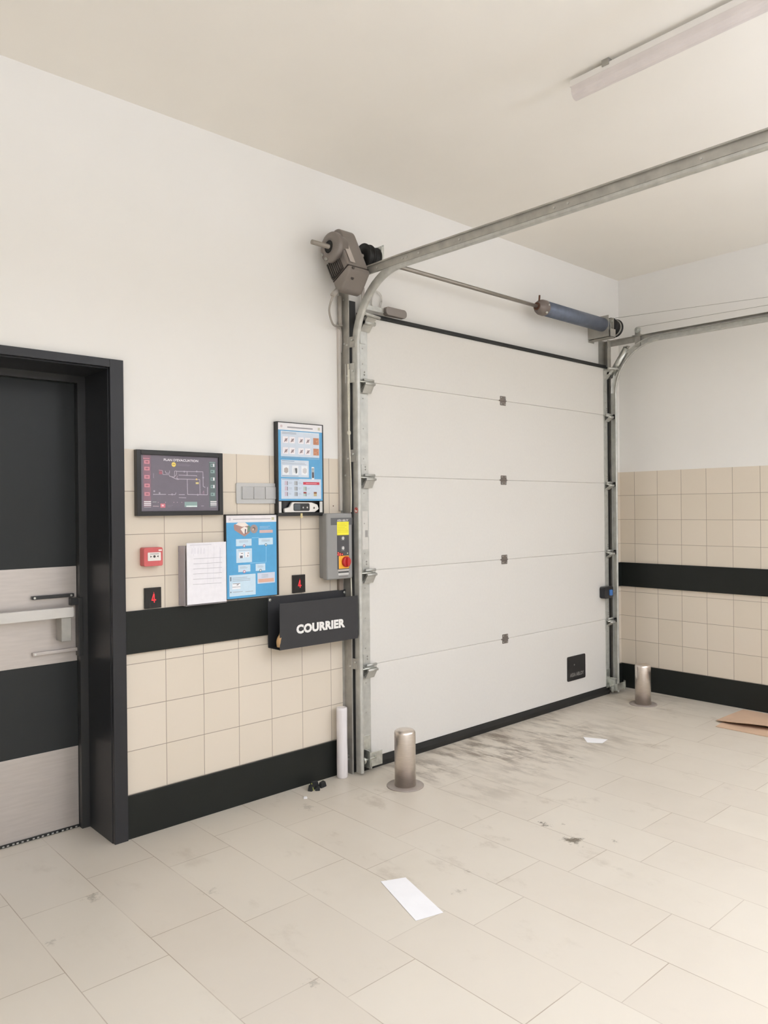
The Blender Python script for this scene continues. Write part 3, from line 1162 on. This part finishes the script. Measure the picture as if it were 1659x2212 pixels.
# conduit under the box
mb = MB()
mb.box(-3.050, -3.022, -.022, -.001, 1.048, 1.124)
solo('conduit', 'short brown-grey conduit between the control box and the black band', 'conduit', mb, mat('conduit_brown', (146, 132, 120), .5), (-3.036, -.01, 1.05))

# ------------------------------------------------------------------ mail tray
mt = thing('mail_tray', 'black metal tray lettered COURRIER fixed on the band below the control box', 'tray', (-3.27, -.016, .78))
mb = MB()
mb.box(-3.531, -3.004, -.0195, -.0165, .783, 1.050)
part('back_plate', mb, mat('tray_black', (47, 47, 49), .5, .1, var=.04), mt, bevel=.0006)
mb = MB()
mb.box(-3.528, -3.000, -.122, -.119, .782, 1.022)
mb.box(-3.528, -3.004, -.119, -.0195, .782, .785)
part('front_plate', mb, mat('tray_black', (47, 47, 49), .5, .1), mt, bevel=.0006)
for px_ in (-3.518, -3.012):
    mb = MB()
    mb.lathe((px_, -.0195, 1.033), (0, -1, 0), [(.0085, 0), (.008, .003), (.004, .005)], 16)
    part('screw', mb, ZINC, mt)
mb = MB()
text_into(mb, 'COURRIER', lambda a, b: (-3.262 + a, -.1226, .858 + b), .0600, 0, bold=.0034, xs=1.07, sp=1.06)
part('lettering', mb, flat((232, 230, 226)), mt, 'white bold lettering')
mb = MB()
mb.tube(smooth_pts([(-3.524, -.108, .80), (-3.528, -.112, .835), (-3.500, -.105, .865)], 6), .012, 12)
mb.box(-3.52, -3.30, -.110, -.105, .79, .868)
solo('envelope', 'rolled brown kraft envelope lying in the mail tray', 'envelope', mb, KRAFT, (-3.45, -.108, .79))


# ------------------------------------------------------------------ red 4 indicator tiles
def indicator(x, z, label):
    t = thing('display_tile', label, 'display', (x, 0, z), 'black display tiles with a red 4')
    mb = MB()
    mb.box(x, x + .083, -.011, 0, z, z + .097)
    part('tile_body', mb, mat('gloss_black', (24, 22, 22), .25, var=.05), t, bevel=.0015)
    mb = MB()
    cx, cz = x + .046, z + .03
    y_ = -.0113
    for q in ([(.000, .012), (.004, .012), (.012, .040), (.0085, .040)], [(0, .010), (.022, .010), (.022, .0145), (0, .0145)], [(.0115, .0), (.0150, .0), (.0150, .040), (.0115, .040)], [(.0105, .034), (.0125, .034), (.0118, .050), (.0112, .050)]):
        mb.face([(cx - .012 + u, y_, cz - .004 + v) for u, v in q])
    part('lit_digit', mb, flat((255, 40, 50), 1.1), t, 'glowing red 4')


indicator(-4.207, 1.051, 'small black display tile with red 4, near the dark door')
indicator(-3.363, 1.056, 'small black display tile with red 4, above the mail tray')

# ------------------------------------------------------------------ call point
cp = thing('call_point', 'red fire alarm call point under the evacuation plan', 'alarm', (-4.174, 0, 1.252))
mb = MB()
mb.rrect(-4.224, -4.130, 1.251, 1.338, -.045, 0, .008)
part('casing', mb, REDP, cp, bevel=.003)
mb = MB()
mb.rrect(-4.206, -4.142, 1.276, 1.315, -.0475, -.045, .003)
part('white_panel', mb, WPLA, cp)
mb = MB()
mb.lathe((-4.174, -.0475, 1.296), (0, -1, 0), [(.006, 0), (.006, .0005)], 16)
for s_ in (-1, 1):
    mb.extr([(s_ * .012, 0), (s_ * .020, .005), (s_ * .020, -.005)], lambda u, v, t: (-4.174 + u, t, 1.296 + v), -.0475, -.048)
mb.box(-4.196, -4.152, -.0479, -.0476, 1.307, 1.309)
part('symbol', mb, flat((60, 56, 56)), cp)
mb = MB()
mb.box(-4.152, -4.136, -.0455, -.0448, 1.321, 1.327)
part('led_window', mb, flat((244, 236, 230)), cp)

# ------------------------------------------------------------------ evacuation plan
ev = thing('evacuation_plan', 'black framed evacuation plan on the tiles left of the switches', 'sign', (-4.02, 0, 1.485))
EX0, EX1, EZ0, EZ1 = -4.248, -3.798, 1.485, 1.793
mb = MB()
fw = .022
mb.box(EX0, EX0 + fw, -.032, 0, EZ0, EZ1)
mb.box(EX1 - fw, EX1, -.032, 0, EZ0, EZ1)
mb.box(EX0 + fw, EX1 - fw, -.032, 0, EZ0, EZ0 + fw)
mb.box(EX0 + fw, EX1 - fw, -.032, 0, EZ1 - fw, EZ1)
part('frame', mb, mat('black_frame', (28, 27, 26), .35, var=.05), ev, bevel=.002)
P = Print(EX0 + fw, EX1 - fw, EZ0 + fw, EZ1 - fw, -.022)
ex = lambda x: (x - 140) / 1375
ey = lambda x, y: (y - (190 + 30 * ex(x))) / (1060 - 35 * ex(x))
BG = (112, 106, 116)
P.rect(0, 0, 1, 1, BG, 0)


def er(x0, y0, x1, y1, c, k=2):
    P.rect(ex(x0), ey(x0, y0), ex(x1), ey(x0, y1), c, k)


def el(pts, w=.006, c=(196, 188, 198), k=3):
    P.line([(ex(a), ey(a, b)) for a, b in pts], w, c, k)


er(185, 200, 310, 1180, (136, 106, 118), 1)
er(1345, 300, 1470, 1180, (96, 108, 108), 1)
PINK, GREN, WHT = (206, 140, 150), (140, 164, 160), (226, 224, 226)
for yy in (295, 420, 575, 735, 895):
    er(203, yy, 290, yy + 66, PINK)
    er(222, yy + 18, 272, yy + 48, (156, 104, 116), 3)
for yy, wh in ((340, 1), (460, 0), (605, 1), (750, 1), (900, 0)):
    er(1372, yy, 1450, yy + 62, GREN)
    if wh:
        er(1418, yy, 1445, yy + 60, WHT, 3)
    er(1385, yy + 16, 1415, yy + 46, (96, 118, 116), 3)
er(185, 255, 292, 270, PINK)
er(1352, 308, 1460, 322, GREN)
P.text(ex(838), ey(838, 308), "PLAN D'EVACUATION", .0150, (228, 226, 230), 4, bold=.0004, xs=1.22)
P.disc(ex(705), ey(705, 368), .028, (232, 208, 110), 3)
P.rect(ex(680), ey(680, 362), ex(730), ey(680, 372), (150, 130, 80), 4)
P.textlines(ex(765), ey(765, 345), ex(1020), ey(765, 395), 3, (136, 130, 140), 3)
el([(755, 495), (1230, 500), (1232, 780), (1270, 800)])
el([(790, 568), (1115, 575), (1115, 590)])
el([(640, 590), (740, 640), (1170, 648), (1172, 930)])
el([(940, 500), (942, 570)])
el([(942, 645), (945, 935), (1310, 940), (1312, 790)])
el([(345, 935), (565, 935)])
el([(600, 938), (725, 938), (740, 900)], .005)
el([(790, 938), (895, 938)], .006)
el([(790, 995), (920, 998)], .005)
el([(510, 490), (515, 560), (625, 562), (630, 595), (715, 605), (720, 490), (755, 490), (750, 560), (715, 600)], .005)
el([(445, 480), (510, 485)], .006, (200, 150, 160))
el([(555, 490), (570, 535), (630, 535), (632, 485)], .005)
el([(355, 540), (355, 630)], .005, (160, 150, 164))
el([(770, 580), (750, 630), (790, 655)], .006, (176, 160, 170))
el([(1240, 860), (1240, 935)], .007, (170, 140, 155))
el([(1200, 930), (1235, 870)], .005, (150, 128, 142))
er(450, 500, 505, 555, (160, 100, 112))
for a, b in ((1115, 495), (1232, 610), (670, 935), (1130, 940), (365, 875), (455, 910), (765, 640), (890, 500)):
    P.disc(ex(a), ey(a, b), .011, (170, 164, 176), 4, 10)
er(1095, 700, 1150, 735, (214, 200, 140))
P.disc(ex(1110), ey(1110, 645), .012, (210, 180, 120), 4, 10)
for x0 in (192, 1362):
    for k, yy in enumerate((1062, 1095, 1128)):
        er(x0, yy, x0 + 118, yy + 18, (238, 236, 238), 3)
    er(x0, 1165, x0 + 116, 1178, (170, 166, 172), 3)
er(468, 1108, 552, 1185, (206, 120, 132))
er(490, 1130, 525, 1160, (236, 200, 206), 3)
er(890, 1075, 1118, 1175, GREN)
er(920, 1150, 1115, 1172, (226, 238, 234), 3)
el([(335, 1078), (400, 1078)], .006, (176, 184, 178))
el([(340, 1155), (440, 1158)], .006, (206, 186, 190))
for a in (430, 555, 700, 760, 840):
    P.disc(ex(a), ey(a, 1085), .006, (170, 150, 160), 3, 8)
P.textlines(ex(590), ey(590, 1130), ex(690), ey(590, 1180), 2, (130, 124, 134), 3)
P.textlines(ex(1190), ey(1190, 1140), ex(1260), ey(1190, 1170), 1, (160, 154, 162), 3)
P.done('plan_sheet', ev)

# ------------------------------------------------------------------ triple switch
sw = thing('light_switch', 'silver triple light switch between the plan and the taller poster', 'switch', (-3.58, 0, 1.54))
mb = MB()
mb.rrect(-3.708, -3.450, 1.541, 1.648, -.010, 0, .008)
mb.rrect(-3.681, -3.466, 1.563, 1.631, -.012, -.010, .003)
part('switch_plate', mb, LGREY, sw, bevel=.0012)
for x0 in (-3.677, -3.6065, -3.536):
    mb = MB()
    mb.rrect(x0, x0 + .065, 1.565, 1.629, -.0165, -.012, .003)
    part('rocker', mb, mat('rocker_grey', (176, 176, 175), .35, .15), sw, bevel=.0015)

# ------------------------------------------------------------------ tall poster with device shelf
GLB = (92, 160, 204)
p1 = thing('poster_holder', 'tall black poster holder with a blue collection poster and a shelf below', 'poster', (-3.31, 0, 1.472))
X0_, X1_, Z0_, Z1_ = -3.4715, -3.164, 1.474, 1.977
mb = MB()
mb.box(X0_, X1_, -.008, -.002, Z0_, Z1_)
mb.box(X0_, X0_ + .007, -.034, -.002, Z0_, Z1_)
mb.box(X1_ - .008, X1_, -.034, -.002, Z0_, Z1_)
mb.box(X0_ + .007, X1_ - .008, -.034, -.002, Z1_ - .005, Z1_)
mb.box(X0_ + .007, X1_ - .008, -.034, -.002, Z0_, Z0_ + .014)
part('frame', mb, mat('black_frame', (28, 27, 26), .35), p1, bevel=.001)
P = Print(X0_ + .007, X1_ - .008, 1.556, Z1_ - .005, -.033)
qx = lambda x, y: (x - (90 + 40 * (y / 1830))) / 960
qy = lambda x, y: (y - (110 + 80 * (x - 100) / 960)) / (1720 - 70 * (x - 100) / 960)


def qr(x0, y0, x1, y1, c, k=2):
    P.rect(qx(x0, y0), qy(x0, y0), qx(x1, y0), qy(x0, y1), c, k)


P.rect(0, 0, 1, 1, GLB, 0)
P.rect(0, 0, 1, .092, (230, 228, 230), 1)
P.rect(.20, .045, .78, .062, (150, 148, 152), 2)
P.disc(.07, .045, .025, (206, 190, 192), 2)
P.rect(.90, .03, .95, .068, (190, 188, 170), 2)
LB = (205, 215, 226)
P.rect(.055, .105, .93, .43, LB, 1)
P.rect(.055, .105, .93, .112, (220, 230, 238), 2)
P.textlines(.08, .115, .40, .145, 2, (140, 146, 156), 3)
for r_, vv in enumerate((.175, .315)):
    for u_ in (.10, .245, .445, .60):
        P.rect(u_, vv, u_ + .12, vv + .082, (236, 232, 236), 2)
        P.poly([(u_ + .03, vv + .06), (u_ + .05, vv + .02), (u_ + .10, vv + .03), (u_ + .09, vv + .065)], (176, 160, 162), 3)
        P.line([(u_ + .03, vv + .07), (u_ + .1, vv + .02)], .012, (120, 104, 108), 4)
    P.rect(.79, vv - .004, .92, vv + .085, (186, 128, 98), 2)
    for q in range(5):
        P.disc(.81 + random.random() * .09, vv + .01 + random.random() * .06, .010, (206, 158, 128), 3, 8)
P.rect(.055, .432, .93, .455, (128, 176, 208), 2)
P.textlines(.07, .433, .90, .455, 2, (88, 132, 170), 3)
P.rect(.055, .475, .68, .695, LB, 1)
P.textlines(.07, .482, .40, .497, 1, (96, 130, 160), 3)
P.textlines(.07, .505, .62, .535, 2, (166, 176, 186), 3)
for u_, c_ in ((.09, (176, 170, 168)), (.30, (206, 210, 214)), (.51, (200, 200, 202))):
    P.rect(u_, .545, u_ + .14, .665, (230, 234, 238), 2)
    P.poly([(u_ + .03, .585), (u_ + .08, .57), (u_ + .12, .585), (u_ + .12, .63), (u_ + .08, .648), (u_ + .03, .632)], c_, 3)
P.poly([(.36, .58), (.41, .575), (.41, .64), (.38, .65)], (90, 96, 100), 4)
P.textlines(.07, .672, .6, .69, 1, (110, 140, 168), 3)
P.rect(.745, .555, .805, .72, (226, 230, 232), 2)
P.rect(.752, .575, .798, .70, (80, 76, 80), 3)
P.rect(.758, .582, .792, .625, (170, 184, 188), 4)
P.rect(.055, .715, .965, .975, (200, 212, 226), 1)
P.textlines(.07, .718, .45, .732, 1, (96, 130, 160), 3)
for i, uu in enumerate((.13, .345, .55)):
    for j, vv in enumerate((.745, .815, .885)):
        if i == 2 and j == 0:
            continue
        c_ = [(196, 184, 198), (170, 176, 182), (176, 196, 188)][i]
        P.rect(uu, vv, uu + .07, vv + .055, c_, 2)
        P.rect(uu + .055, vv + .005, uu + .07, vv + .055, (110, 112, 120), 3)
        P.textlines(uu + .09, vv + .01, uu + .17, vv + .04, 2, (168, 180, 194), 3)
P.rect(.55, .885, .62, .905, (150, 60, 56), 4)
P.rect(.79, .885, .86, .94, (186, 170, 130), 2)
P.rect(.79, .885, .86, .905, (130, 80, 50), 3)
P.rect(.545, .755, .925, .79, (190, 62, 78), 3)
P.rect(.61, .770, .86, .776, (230, 180, 186), 4)
P.done('poster_sheet', p1)
mb = MB()   # shelf with clear lip
mb.box(X0_ + .007, X1_ - .008, -.034, -.008, Z0_ + .014, Z0_ + .018)
mb.mi = 1
mb.box(X0_ + .008, X0_ + .024, -.032, -.030, Z0_ + .018, 1.552)
mb.box(X1_ - .028, X1_ - .009, -.032, -.030, Z0_ + .018, 1.552)
part('shelf', mb, [mat('black_frame', (28, 27, 26), .35), mat('clear_lip', (206, 204, 200), .2)], p1)
ps = thing('label_scanner', 'white handheld scanner with dark screen on the shelf under the poster', 'scanner', (-3.31, -.02, Z0_ + .018))
mb = MB()
z0 = Z0_ + .019
mb.extr([(-3.425, z0), (-3.225, z0), (-3.195, z0 + .018), (-3.205, z0 + .042), (-3.245, z0 + .054), (-3.375, z0 + .056), (-3.392, z0 + .028), (-3.425, z0 + .022)],
        lambda u, v, t: (u, t, v), -.030, -.012)
part('scanner_body', mb, WPLA, ps, bevel=.004)
mb = MB()
mb.rrect(-3.368, -3.262, z0 + .008, z0 + .049, -.0325, -.0295, .008)
part('screen', mb, mat('dark_screen', (46, 46, 48), .25), ps)
mb = MB()
mb.rrect(-3.366, -3.325, z0 + .013, z0 + .044, -.0332, -.0324, .003)
part('display', mb, flat((74, 80, 84)), ps)
for u_ in (-3.305, -3.278):
    mb = MB()
    mb.lathe((u_, -.0325, z0 + .026), (0, -1, 0), [(.005, 0), (.004, .001)], 12)
    part('key', mb, flat((196, 194, 190)), ps)
mb = MB()
mb.lathe((-3.230, -.030, z0 + .024), (0, -1, 0), [(.006, 0), (.005, .002)], 14)
part('trigger_button', mb, flat((108, 100, 92)), ps)
mb = MB()
mb.box(-3.325, -3.312, -.036, -.030, Z0_ - .012, Z0_ + .014)
solo('cable_tag', 'tiny yellowish tag hanging under the poster shelf', 'tag', mb, mat('cream_tag', (206, 190, 140), .6), (-3.318, -.033, Z0_), bevel=.001)

# ------------------------------------------------------------------ lower poster
p2 = thing('poster_holder', 'black poster holder with a blue flow chart poster, above the black band', 'poster', (-3.62, 0, 1.056))
X0_, X1_, Z0_, Z1_ = -3.779, -3.461, 1.056, 1.487
mb = MB()
mb.box(X0_, X1_, -.008, 0, Z0_, Z1_)
mb.box(X0_, X0_ + .003, -.022, 0, Z0_, Z1_)
mb.box(X1_ - .012, X1_, -.022, 0, Z0_, Z1_)
mb.box(X0_ + .003, X1_ - .012, -.022, 0, Z1_ - .006, Z1_)
mb.box(X0_ + .003, X1_ - .012, -.022, 0, Z0_, Z0_ + .003)
part('frame', mb, mat('black_frame', (28, 27, 26), .35), p2, bevel=.001)
P = Print(X0_ + .003, X1_ - .012, Z0_ + .003, Z1_ - .006, -.0195)
gx = lambda x: (x - 108) / 1178
gy = lambda x, y: (y - 155) / (1995 - 115 * gx(x))


def gr(x0, y0, x1, y1, c, k=2):
    xm, ym = (x0 + x1) / 2, 0
    P.rect(gx(x0), gy(xm, y0), gx(x1), gy(xm, y1), c, k)


P.rect(0, 0, 1, 1, (84, 160, 206), 0)
P.rect(0, 0, 1, .085, (230, 226, 228), 1)
P.rect(.13, .042, .88, .050, (160, 156, 160), 2)
P.rect(.90, .028, .955, .062, (196, 192, 160), 2)
P.disc(.07, .045, .025, (206, 200, 206), 2)
P.poly([(gx(275), gy(275, 400)), (gx(300), gy(300, 360)), (gx(640), gy(640, 400)), (gx(650), gy(650, 560)), (gx(520), gy(520, 660)), (gx(290), gy(290, 500))], (168, 132, 124), 2)
P.poly([(gx(320), gy(320, 370)), (gx(380), gy(380, 325)), (gx(540), gy(540, 325)), (gx(620), gy(620, 395)), (gx(560), gy(560, 410)), (gx(470), gy(470, 425))], (232, 222, 214), 3)
P.poly([(gx(430), gy(430, 480)), (gx(520), gy(520, 420)), (gx(590), gy(590, 450)), (gx(575), gy(575, 560)), (gx(500), gy(500, 590))], (236, 228, 222), 4)
P.poly([(gx(530), gy(530, 480)), (gx(560), gy(560, 480)), (gx(545), gy(545, 600)), (gx(525), gy(525, 570))], (90, 80, 92), 5)
P.poly([(gx(600), gy(600, 400)), (gx(660), gy(660, 420)), (gx(650), gy(650, 540)), (gx(590), gy(590, 560))], (110, 140, 124), 3)
P.disc(gx(745), gy(745, 480), .075, (158, 142, 138), 2)
P.disc(gx(740), gy(740, 475), .03, (112, 96, 88), 3)
P.disc(gx(725), gy(725, 490), .02, (196, 176, 160), 4)
P.textlines(gx(880), gy(1030, 410), gx(1180), gy(1030, 480), 3, (170, 200, 224), 2)
gr(875, 505, 1195, 575, (206, 176, 172))
LBX = (200, 222, 236)
gr(325, 715, 685, 880, LBX)
gr(850, 695, 1195, 855, LBX)
gr(330, 945, 690, 1275, LBX)
gr(370, 1330, 650, 1495, LBX)
gr(775, 1305, 1005, 1470, LBX)
gr(165, 1560, 770, 2060, LBX)
gr(815, 1515, 1235, 1765, (208, 214, 228))
for a in ((395, 745, 610, 800), (920, 730, 1130, 785), (370, 970, 660, 1000), (410, 1365, 600, 1420), (820, 1340, 960, 1400), (235, 1610, 720, 1720), (240, 1950, 480, 1990), (530, 1940, 710, 1980), (910, 1545, 1140, 1640)):
    P.textlines(gx(a[0]), gy((a[0] + a[2]) / 2, a[1]), gx(a[2]), gy((a[0] + a[2]) / 2, a[3]), 3 if a[3] - a[1] > 45 else 1, (158, 172, 184), 3)
gr(385, 1030, 500, 1170, (236, 236, 240), 3)
gr(530, 1020, 630, 1150, (236, 236, 240), 3)
gr(410, 1110, 475, 1170, (106, 106, 120), 4)
gr(435, 1050, 480, 1065, (90, 90, 96), 4)
gr(585, 1095, 600, 1135, (96, 92, 100), 4)
gr(590, 1045, 620, 1060, (90, 90, 96), 4)
gr(835, 1655, 1210, 1740, (216, 172, 152), 3)
gr(230, 1765, 415, 1905, (238, 240, 244), 3)
P.line([(gx(240), gy(240, 1780)), (gx(410), gy(410, 1770))], .008, (96, 98, 108), 4)
P.line([(gx(230), gy(230, 1860)), (gx(415), gy(415, 1850))], .006, (96, 98, 108), 4)
P.line([(gx(330), gy(330, 1810)), (gx(375), gy(375, 1795))], .012, (86, 88, 98), 4)
gr(185, 1620, 210, 1720, (96, 110, 124), 3)
gr(185, 1970, 208, 2000, (110, 124, 138), 3)
LL = (150, 204, 232)
P.line([(gx(690), gy(690, 690)), (gx(860), gy(860, 685))], .007, LL, 1)
P.line([(gx(1030), gy(1030, 860)), (gx(1025), gy(1025, 1270)), (gx(640), gy(640, 1290))], .008, LL, 1)
P.line([(gx(505), gy(505, 880)), (gx(505), gy(505, 945))], .007, LL, 1)
for a, b, c_ in ((510, 880, (176, 120, 140)), (508, 1490, (196, 116, 140)), (1025, 858, (90, 120, 130)), (888, 1465, (90, 110, 126))):
    P.disc(gx(a), gy(a, b), .026, c_, 4)
    P.disc(gx(a), gy(a, b), .015, (226, 232, 236), 5)
P.done('poster_sheet', p2)

# ------------------------------------------------------------------ acrylic holder and form sheets
hd = thing('document_holder', 'clear acrylic wall holder for forms beside the blue flow chart', 'holder', (-3.91, 0, 1.05))
ACR = mat('clear_acrylic', (204, 196, 200), .12, alpha=.42, var=.02)
mb = MB()
mb.box(-4.028, -4.025, -.058, 0, 1.052, 1.338)
mb.box(-4.030, -4.020, -.006, 0, 1.052, 1.338)
part('side_panel', mb, ACR, hd)
mb = MB()
mb.box(-4.025, -3.815, -.004, 0, 1.052, 1.338)
part('back_panel', mb, ACR, hd)
mb = MB()
mb.box(-4.025, -3.80, -.058, -.004, 1.050, 1.053)
part('base_panel', mb, ACR, hd)
fs = thing('form_sheet', 'white ruled form sheet hanging in front of the acrylic holder', 'paper', (-3.91, -.06, 1.056))
P = Print(-4.016, -3.802, 1.056, 1.352, -.0600)
P.rect(0, 0, 1, 1, (232, 230, 234), 0)
hx = lambda x, y: (x - (785 + 27 * (y - 1290) / 740)) / 470
hy = lambda x, y: (y - (1295 - 20 * (x - 785) / 470)) / (733 - 27 * (x - 785) / 470)
for yy in (1480, 1540, 1600, 1660, 1722, 1782):
    P.line([(hx(870, yy), hy(870, yy)), (hx(1212, yy - 20), hy(1212, yy - 20))], .006, (150, 148, 154), 2)
for xx, b_ in ((1040, 1760), (1110, 1760), (1180, 1700), (870, 1450)):
    P.line([(hx(xx, 1330), hy(xx, 1330)), (hx(xx, b_), hy(xx, b_))], .004, (200, 198, 206), 2)
for xx in (850, 885, 920, 955, 990, 1190):
    P.line([(hx(xx, 1350), hy(xx, 1350)), (hx(xx, 1420 if xx < 1100 else 1640), hy(xx, 1420 if xx < 1100 else 1640))], .010, (206, 204, 212), 3)
P.textlines(.08, .02, .85, .05, 1, (208, 206, 212), 2)
P.done('form_print', fs)
mb = MB()
mb.box(-4.016, -3.802, -.0598, -.0585, 1.056, 1.352)
part('paper_stack', mb, PAPER, fs)

# small screw in the tile above the control box
mb = MB()
mb.lathe((-3.071, 0, 1.527), (0, -1, 0), [(.0035, 0), (.003, .002)], 12)
solo('screw', 'tiny dark screw in the tile above the control box', 'screw', mb, RUST, (-3.071, 0, 1.527))


# ------------------------------------------------------------------ bollards
def bollard(x, y, label):
    t = thing('bollard', label, 'bollard', (x, y, 0), 'stainless steel bollards guarding the door')
    mb = MB()
    mb.lathe((x, y, 0), (0, 0, 1), [(.058, .004), (.058, .288), (.056, .296), (.048, .304), (.030, .309), (.001, .311)], 48)
    part('post', mb, STEEL, t)
    mb = MB()
    mb.lathe((x, y, 0), (0, 0, 1), [(.102, 0), (.102, .003), (.100, .005), (.058, .005)], 48)
    part('base_flange', mb, mat('dull_flange', (168, 158, 150), .5, .5, var=.06), t)


bollard(-2.905, -.395, 'stainless steel bollard standing near the left end of the big door')
bollard(-.41, -.42, 'stainless steel bollard standing near the room corner')
mb = MB()
mb.lathe((-3.070, -.056, 0), (0, 0, 1), [(.029, 0), (.031, .006), (.0315, .10), (.030, .2), (.031, .38), (.030, .392), (.026, .394)], 32)
wt = solo('film_tube', 'white film wrapped tube standing upright at the foot of the left post', 'tube', mb, FILM, (-3.070, -.056, 0))

# ------------------------------------------------------------------ things on the floor
cl = thing('clip_strap', 'crumpled black strap with a yellow thread by the plinth', 'strap', (-3.28, -.085, 0))
mb = MB()
for (a, b, w, h, r) in ((-.035, -.01, .05, .028, .5), (.0, .012, .05, .034, -.3), (.035, -.014, .045, .026, .2), (-.01, -.03, .04, .014, .9)):
    c, s = math.cos(r), math.sin(r)
    pts = []
    for zz, sc in ((0, 1), (h, .7)):
        for dx, dy in ((-w / 2, -.014), (w / 2, -.014), (w / 2, .014), (-w / 2, .014)):
            pts.append((-3.28 + a + (dx * c - dy * s) * sc, -.085 + b + (dx * s + dy * c) * sc, zz + random.uniform(0, .006) * (zz > 0)))
    mb.hexa(pts)
part('strap_body', mb, mat('black_webbing', (28, 29, 28), .8, var=.2), cl, bevel=.004)
mb = MB()
mb.tube(smooth_pts([(-3.315, -.112, .002), (-3.317, -.108, .018), (-3.314, -.096, .032), (-3.31, -.088, .033)], 5), .0022, 6)
part('thread', mb, mat('yellow_thread', (190, 196, 90), .7), cl)


def sheet(name, pts, label, cat, m_, z=.001, th=.0008):
    mb = MB()
    cx = sum(p[0] for p in pts) / 4
    cy = sum(p[1] for p in pts) / 4
    mb.hexa([(p[0], p[1], z) for p in pts] + [(p[0], p[1], z + th) for p in pts])
    return solo(name, label, cat, mb, m_, (cx, cy, z))


sheet('paper_sheet', [(-3.723, -1.099), (-3.827, -1.406), (-3.712, -1.436), (-3.626, -1.144)], 'white paper sheet lying in the open middle of the floor', 'paper', PAPER)
sheet('paper_sheet', [(-1.462, -.575), (-1.545, -.66), (-1.49, -.735), (-1.395, -.715)], 'small white paper slip on the floor before the big door', 'paper', PAPER)
sheet('paper_scrap', [(-3.41, -.152), (-3.423, -.17), (-3.405, -.178), (-3.395, -.16)], 'tiny white scrap on the floor near the black strap', 'scrap', PAPER, th=.004)

cbd = thing('cardboard', 'flattened brown cardboard on the floor along the right wall', 'cardboard', (-.35, -1.45, 0))
mb = MB()
n = 12
top = []
for i in range(n + 1):
    y = -1.02 - .95 * i / n
    lift = .014 + .024 * math.sin(PI * min(1, i / 8))
    top.append([(-.495 - .02 * math.sin(i), y, lift), (-.30, y, .012), (-.05, y, .006)])
for lay, dz in ((0, 0),):
    vs = [[mb.bm.verts.new((a, b, c)) for a, b, c in r] for r in top]
    vb = [[mb.bm.verts.new((a, b, max(.001, c - .004))) for a, b, c in r] for r in top]
    for i in range(n):
        for j in range(2):
            mb.bm.faces.new([vs[i][j], vs[i + 1][j], vs[i + 1][j + 1], vs[i][j + 1]])
            mb.bm.faces.new([vb[i][j], vb[i][j + 1], vb[i + 1][j + 1], vb[i + 1][j]])
        mb.bm.faces.new([vs[i][0], vb[i][0], vb[i + 1][0], vs[i + 1][0]])
        mb.bm.faces.new([vs[i][2], vs[i + 1][2], vb[i + 1][2], vb[i][2]])
    for i in (0, n):
        for j in range(2):
            mb.bm.faces.new([vs[i][j], vs[i][j + 1], vb[i][j + 1], vb[i][j]])
part('upper_flap', mb, CARD, cbd)
mb = MB()
mb.hexa([(-.62, -1.07, .001), (-.40, -1.05, .001), (-.40, -1.9, .001), (-.60, -1.9, .001), (-.62, -1.07, .005), (-.40, -1.05, .004), (-.40, -1.9, .004), (-.60, -1.9, .008)])
part('lower_flap', mb, CARD, cbd)


# ------------------------------------------------------------------ ceiling fittings
def tube_lamp(x, ya, yb, lit, label, drop=0.0):
    zt = 3.385 - drop
    t = thing('tube_lamp', label, 'ceiling lamp', (x, (ya + yb) / 2, zt), 'long ceiling tube lamps')
    mb = MB()
    mb.box(x - .028, x + .028, yb, ya, zt - .03, zt)
    part('lamp_housing', mb, mat('lit_diffuser', (255, 250, 240), .5, emit=2.0) if lit else WPLA, t, bevel=.003)
    mb = MB()
    poly = [(.03, zt - .03), (-.03, zt - .03)] + [(-.03 * math.cos(a), zt - .05 - .032 * math.sin(a)) for a in [PI * k / 10 for k in range(11)]]
    mb.extr(poly, lambda u, v, q: (x + u, q, v), yb + .01, ya - .01)
    part('diffuser', mb, mat('lit_diffuser', (255, 250, 240), .5, emit=2.0) if lit else mat('milky_diffuser', (214, 206, 202), .4), t)
    for y in (ya - .18, yb + .18):
        mb = MB()
        if drop:
            mb.cyl((x, y, zt), (x, y, CH), .004, 8)
        else:
            mb.box(x - .034, x + .034, y - .016, y + .016, zt - .012, CH)
        part('mount_clip', mb, GALV_D, t)


tube_lamp(-2.86, -1.467, -3.02, False, 'unlit white tube lamp right on the ceiling over the raised left track')
for (lx, ly, pw), where in zip(LAMPS, ('in line with the unlit one', 'nearest the dark door', 'in the far left corner of the room', 'nearest the right wall')):  # unseen lamps, their low hanging height chosen to brighten the ceiling
    tube_lamp(lx, ly + .75, ly - .75, True, 'unseen lit tube lamp, hung low to light the ceiling, the one ' + where, drop=DROP)
